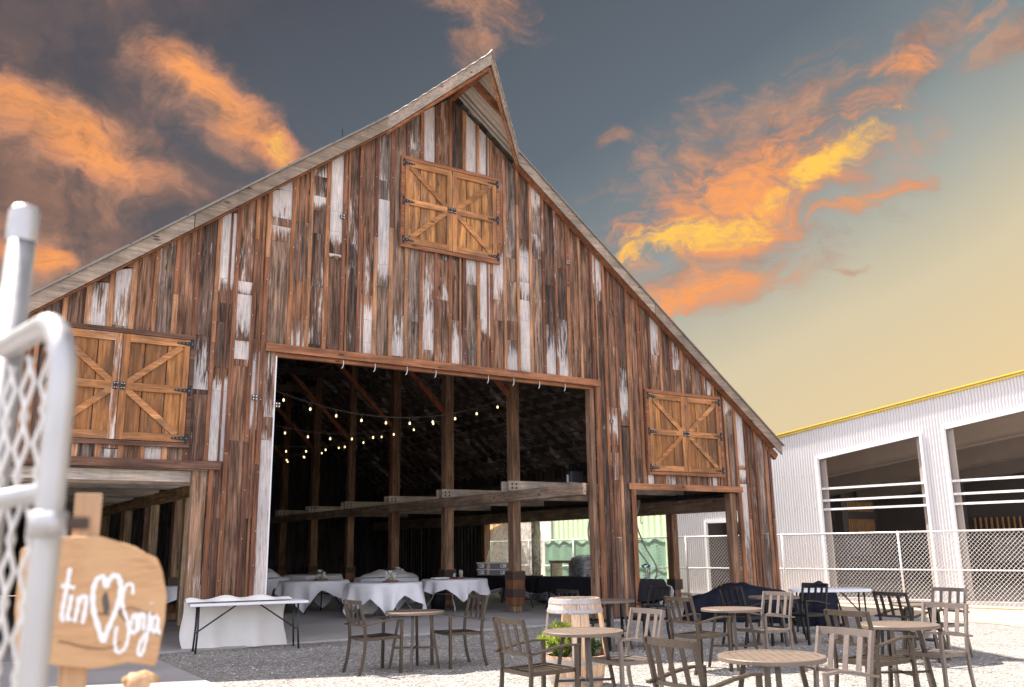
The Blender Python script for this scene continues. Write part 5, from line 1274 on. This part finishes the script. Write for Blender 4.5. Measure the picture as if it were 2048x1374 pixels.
q = MB(); q.tube(P, r_, 16); q.build('frame', M['galv'], gate, True)
q = MB(); q.tube([gd*1.15+Vector((0, 0, 0.1)), gd*1.15+Vector((0, 0, H0))], r_, 12); q.build('hinge_stile', M['galv'], gate, True)
q = MB(); q.tube([Vector((0, 0, 1.615)), gd*1.15+Vector((0, 0, 1.615))], 0.017, 12); q.build('middle_rail', M['galv'], gate, True)
q = MB(); pitch = 0.105; L = 1.14
def zig(off, sg):
    pts = []; k = 0; z = 1.86
    while z > 0.15:
        pts.append(gd*(off+(pitch/2 if (k % 2 == (sg > 0)) else 0.0))+Vector((0.004*sg, 0, z))); z -= pitch/2; k += 1
    return pts
k = 0.022; i = 0
while k < L-0.04: q.tube(zig(k, 1 if i % 2 else -1), 0.0042, 6, cap=False); k += pitch/2; i += 1
q.build('mesh', M['galv_bright'], gate, True)
q = MB(); q.tube([Vector((0, 0, 1.545)), Vector((0, 0, 1.585))], 0.029, 16); q.box((-0.012, -0.07, 1.548), (0.012, 0.16, 1.582)); q.build('latch_clamp', M['galv'], gate, True)
q = MB(); q.tube([Vector((0.02, -0.06, 1.565)), Vector((0.05, -0.06, 1.565))], 0.010, 8); q.build('bolt', M['bracket'], gate)
pb = O+ray(18, 700)*1.72
pt_ = thing('fence_post', 'tall galvanised terminal post at the left edge beside the gate', 'post', (pb.x, pb.y, 0))
ztp = (O+ray(50, 388)*1.72).z
q = MB(); q.tube([(0, 0, 0), (0, 0, ztp-0.05)], 0.026, 20); q.build('tube', M['galv'], pt_, True)
q = MB(); q.lathe([(0.029, -0.075), (0.029, -0.012), (0.022, 0.0), (0.001, 0.004)], 20, (0, 0, ztp)); q.build('cap', M['galv'], pt_, True)

# painted slab sign: outline in metres on its own face
DS = 2.1; SC = DS/1782.415
sc_ = O+ray(215, 1200)*DS
fwd = Vector((ray(215, 1200).x, ray(215, 1200).y, 0)).normalized(); rt = Vector((fwd.y, -fwd.x, 0)); up = Vector((0, 0, 1))
sign = thing('painted_wood_sign', 'live-edge wood slab sign hand painted tin, heart and Sonja in white', 'sign', (sc_.x, sc_.y, 0))
def Z7(px, py): return (px/3.167, 940+py/3.167)
def SP(px, py, off=0.0):   # zoomed layout point -> local metres on the slab face
    X_, Y_ = Z7(px, py); d = ray(X_, Y_); t = ((sc_-O).dot(fwd)-off)/d.dot(fwd); p = O+d*t; return p-Vector((sc_.x, sc_.y, 0))
out = [(130, 500), (250, 440), (480, 415), (640, 420), (720, 440), (800, 466), (860, 490), (930, 528), (1000, 562), (1030, 640), (1045, 720), (1055, 800), (1050, 880), (1045, 950), (1020, 1080), (1000, 1180), (985, 1245), (930, 1240), (880, 1225), (800, 1220), (740, 1238), (680, 1252), (600, 1262), (540, 1262), (420, 1245), (350, 1235), (200, 1225), (110, 1210), (95, 900)]
F = [SP(x+rng.uniform(-4, 4), y+rng.uniform(-4, 4)) for x, y in out]; B_ = [p+fwd*0.045 for p in F]; n_ = len(F)
q = MB(); q.add(F+B_, [tuple(reversed(range(n_))), tuple(range(n_, 2*n_))]+[(i, (i+1) % n_, n_+(i+1) % n_, n_+i) for i in range(n_)])
slab_o = q.build('slab', M['slab'], sign, bevel=0.005)
kn = [SP(670+22*math.cos(a)+4*math.sin(3*a), 845+72*math.sin(a), 0.002) for a in [2*PI*k/20 for k in range(20)]]
q = MB(); q.add(kn, [tuple(range(20))]); q.build('knot_hole', M['wire'], sign)
for cr in ([(375, 1085), (450, 1100), (540, 1125), (650, 1135), (720, 1120), (760, 1090)], [(600, 905), (700, 915), (760, 890), (830, 870), (900, 895), (1000, 925)], [(740, 880), (790, 950), (850, 1010), (960, 1030), (1015, 1050)]):
    q = MB()
    for a, b in zip(cr, cr[1:]): q.bar(SP(*a, 0.0015), SP(*b, 0.0015), 0.003, 0.0016, up, 0.001)
    q.build('crack', M['bracket'], sign)
def stroke(pts, wd=0.0075):
    V = [Vector((x, y, 0)) for x, y in pts]; L_ = []
    for i in range(len(V)-1):
        for k in range(6):
            t = k/6; p0 = V[max(i-1, 0)]; p1 = V[i]; p2 = V[i+1]; p3 = V[min(i+2, len(V)-1)]
            L_.append(0.5*((2*p1)+(p2-p0)*t+(2*p0-5*p1+4*p2-p3)*t*t+(3*p1-p0-3*p2+p3)*t*t*t))
    L_.append(V[-1]); W_ = [SP(p.x, p.y, 0.0035) for p in L_]; q_ = MB(); n2 = len(W_); q_.tube(W_, [wd*0.5*(0.85+0.3*math.sin(i*0.7)**2) for i in range(n2)], 8)
    # flatten onto the face
    q_.v = [tuple(Vector(v)-fwd*0.0) for v in q_.v]
    c0 = sc_-Vector((sc_.x, sc_.y, 0)); 
    def fl_(v): v = Vector(v); dd = (v-SP(215*3.167, 260*3.167)).dot(fwd); return tuple(v-fwd*(dd+0.0022)+fwd*(dd+0.0035)*0.25)
    q_.v = [fl_(v) for v in q_.v]; return q_
def letters(name, strokes, wd=0.0075):
    q_ = MB(); wd *= 1.25
    for s_ in strokes:
        k_ = stroke(s_, wd); q_.add(k_.v, k_.f)
    q_.build(name, M['paint'], sign, True)
letters('painted_word', [[(445, 620), (430, 700), (412, 800), (395, 890), (392, 940), (408, 958)], [(385, 735), (430, 738), (475, 748)],
                         [(455, 790), (440, 870), (428, 930), (445, 955)], [(500, 800), (490, 880), (470, 965)], [(498, 850), (520, 805), (545, 810), (540, 880), (522, 975)]], 0.0085)
letters('painted_heart', [[(655, 1095), (620, 990), (592, 880), (590, 770), (615, 695), (655, 680), (672, 740), (690, 700), (725, 668), (755, 690), (765, 760), (745, 860), (705, 960), (668, 1050), (655, 1095)]], 0.0105)
letters('painted_name', [[(842, 790), (840, 735), (820, 722), (795, 740), (778, 800), (780, 870), (805, 950), (815, 1030), (800, 1110), (770, 1150), (738, 1150), (728, 1080), (740, 990)],
                         [(850, 910), (832, 960), (835, 1025), (855, 1030), (866, 980), (858, 920), (850, 910)],
                         [(880, 905), (885, 960), (876, 1025)], [(882, 960), (900, 910), (915, 925), (908, 1025)],
                         [(950, 900), (940, 1000), (922, 1090), (900, 1165), (880, 1170), (878, 1125), (905, 1060), (945, 1020)], [(960, 842), (962, 848)],
                         [(1000, 925), (975, 930), (962, 985), (970, 1030), (990, 1010), (1003, 930), (1000, 1000), (1012, 1045)]], 0.0068)
q = MB(); q.rnd(0.1); a = SP(470, 140); b = SP(665, 150); w0 = (b-a).length
pc = SP(520, 500); off_ = fwd*0.047
def stake(x0, x1, ztop_, zbot):
    a_ = SP(x0, 600)+off_; b_ = SP(x1, 600)+off_
    q.hexa([Vector((a_.x, a_.y, zbot)), Vector((b_.x, b_.y, zbot)), Vector((b_.x, b_.y, zbot))+fwd*0.04, Vector((a_.x, a_.y, zbot))+fwd*0.04,
            Vector((a_.x, a_.y, ztop_)), Vector((b_.x, b_.y, ztop_)), Vector((b_.x, b_.y, ztop_))+fwd*0.04, Vector((a_.x, a_.y, ztop_))+fwd*0.04])
zt_ = SP(560, 140).z
stake(430, 610, zt_, 0.0)
q.build('stake', M['barrel'], sign, bevel=0.003)
sk = O+ray(272, 1358)*2.25
ws = thing('wooden_stake', 'short wooden stake whose rough top peeks in beside the sign', 'stake', (sk.x, sk.y, 0))
q = MB(); q.rnd(0.1); q.tube([(0, 0, 0), (0, 0, sk.z-0.03), (0.004, 0, sk.z-0.01), (0.006, 0.0, sk.z+0.012)], [0.034, 0.034, 0.032, 0.024], 12); q.build('shaft', M['barrel'], ws, True)
q = MB(); q.tube([(-0.03, 0.0, sk.z-0.005), (0.02, 0.0, sk.z+0.004), (0.06, 0.01, sk.z-0.008)], [0.012, 0.016, 0.006], 8); q.build('broken_branch', M['beam_gold'], ws, True)
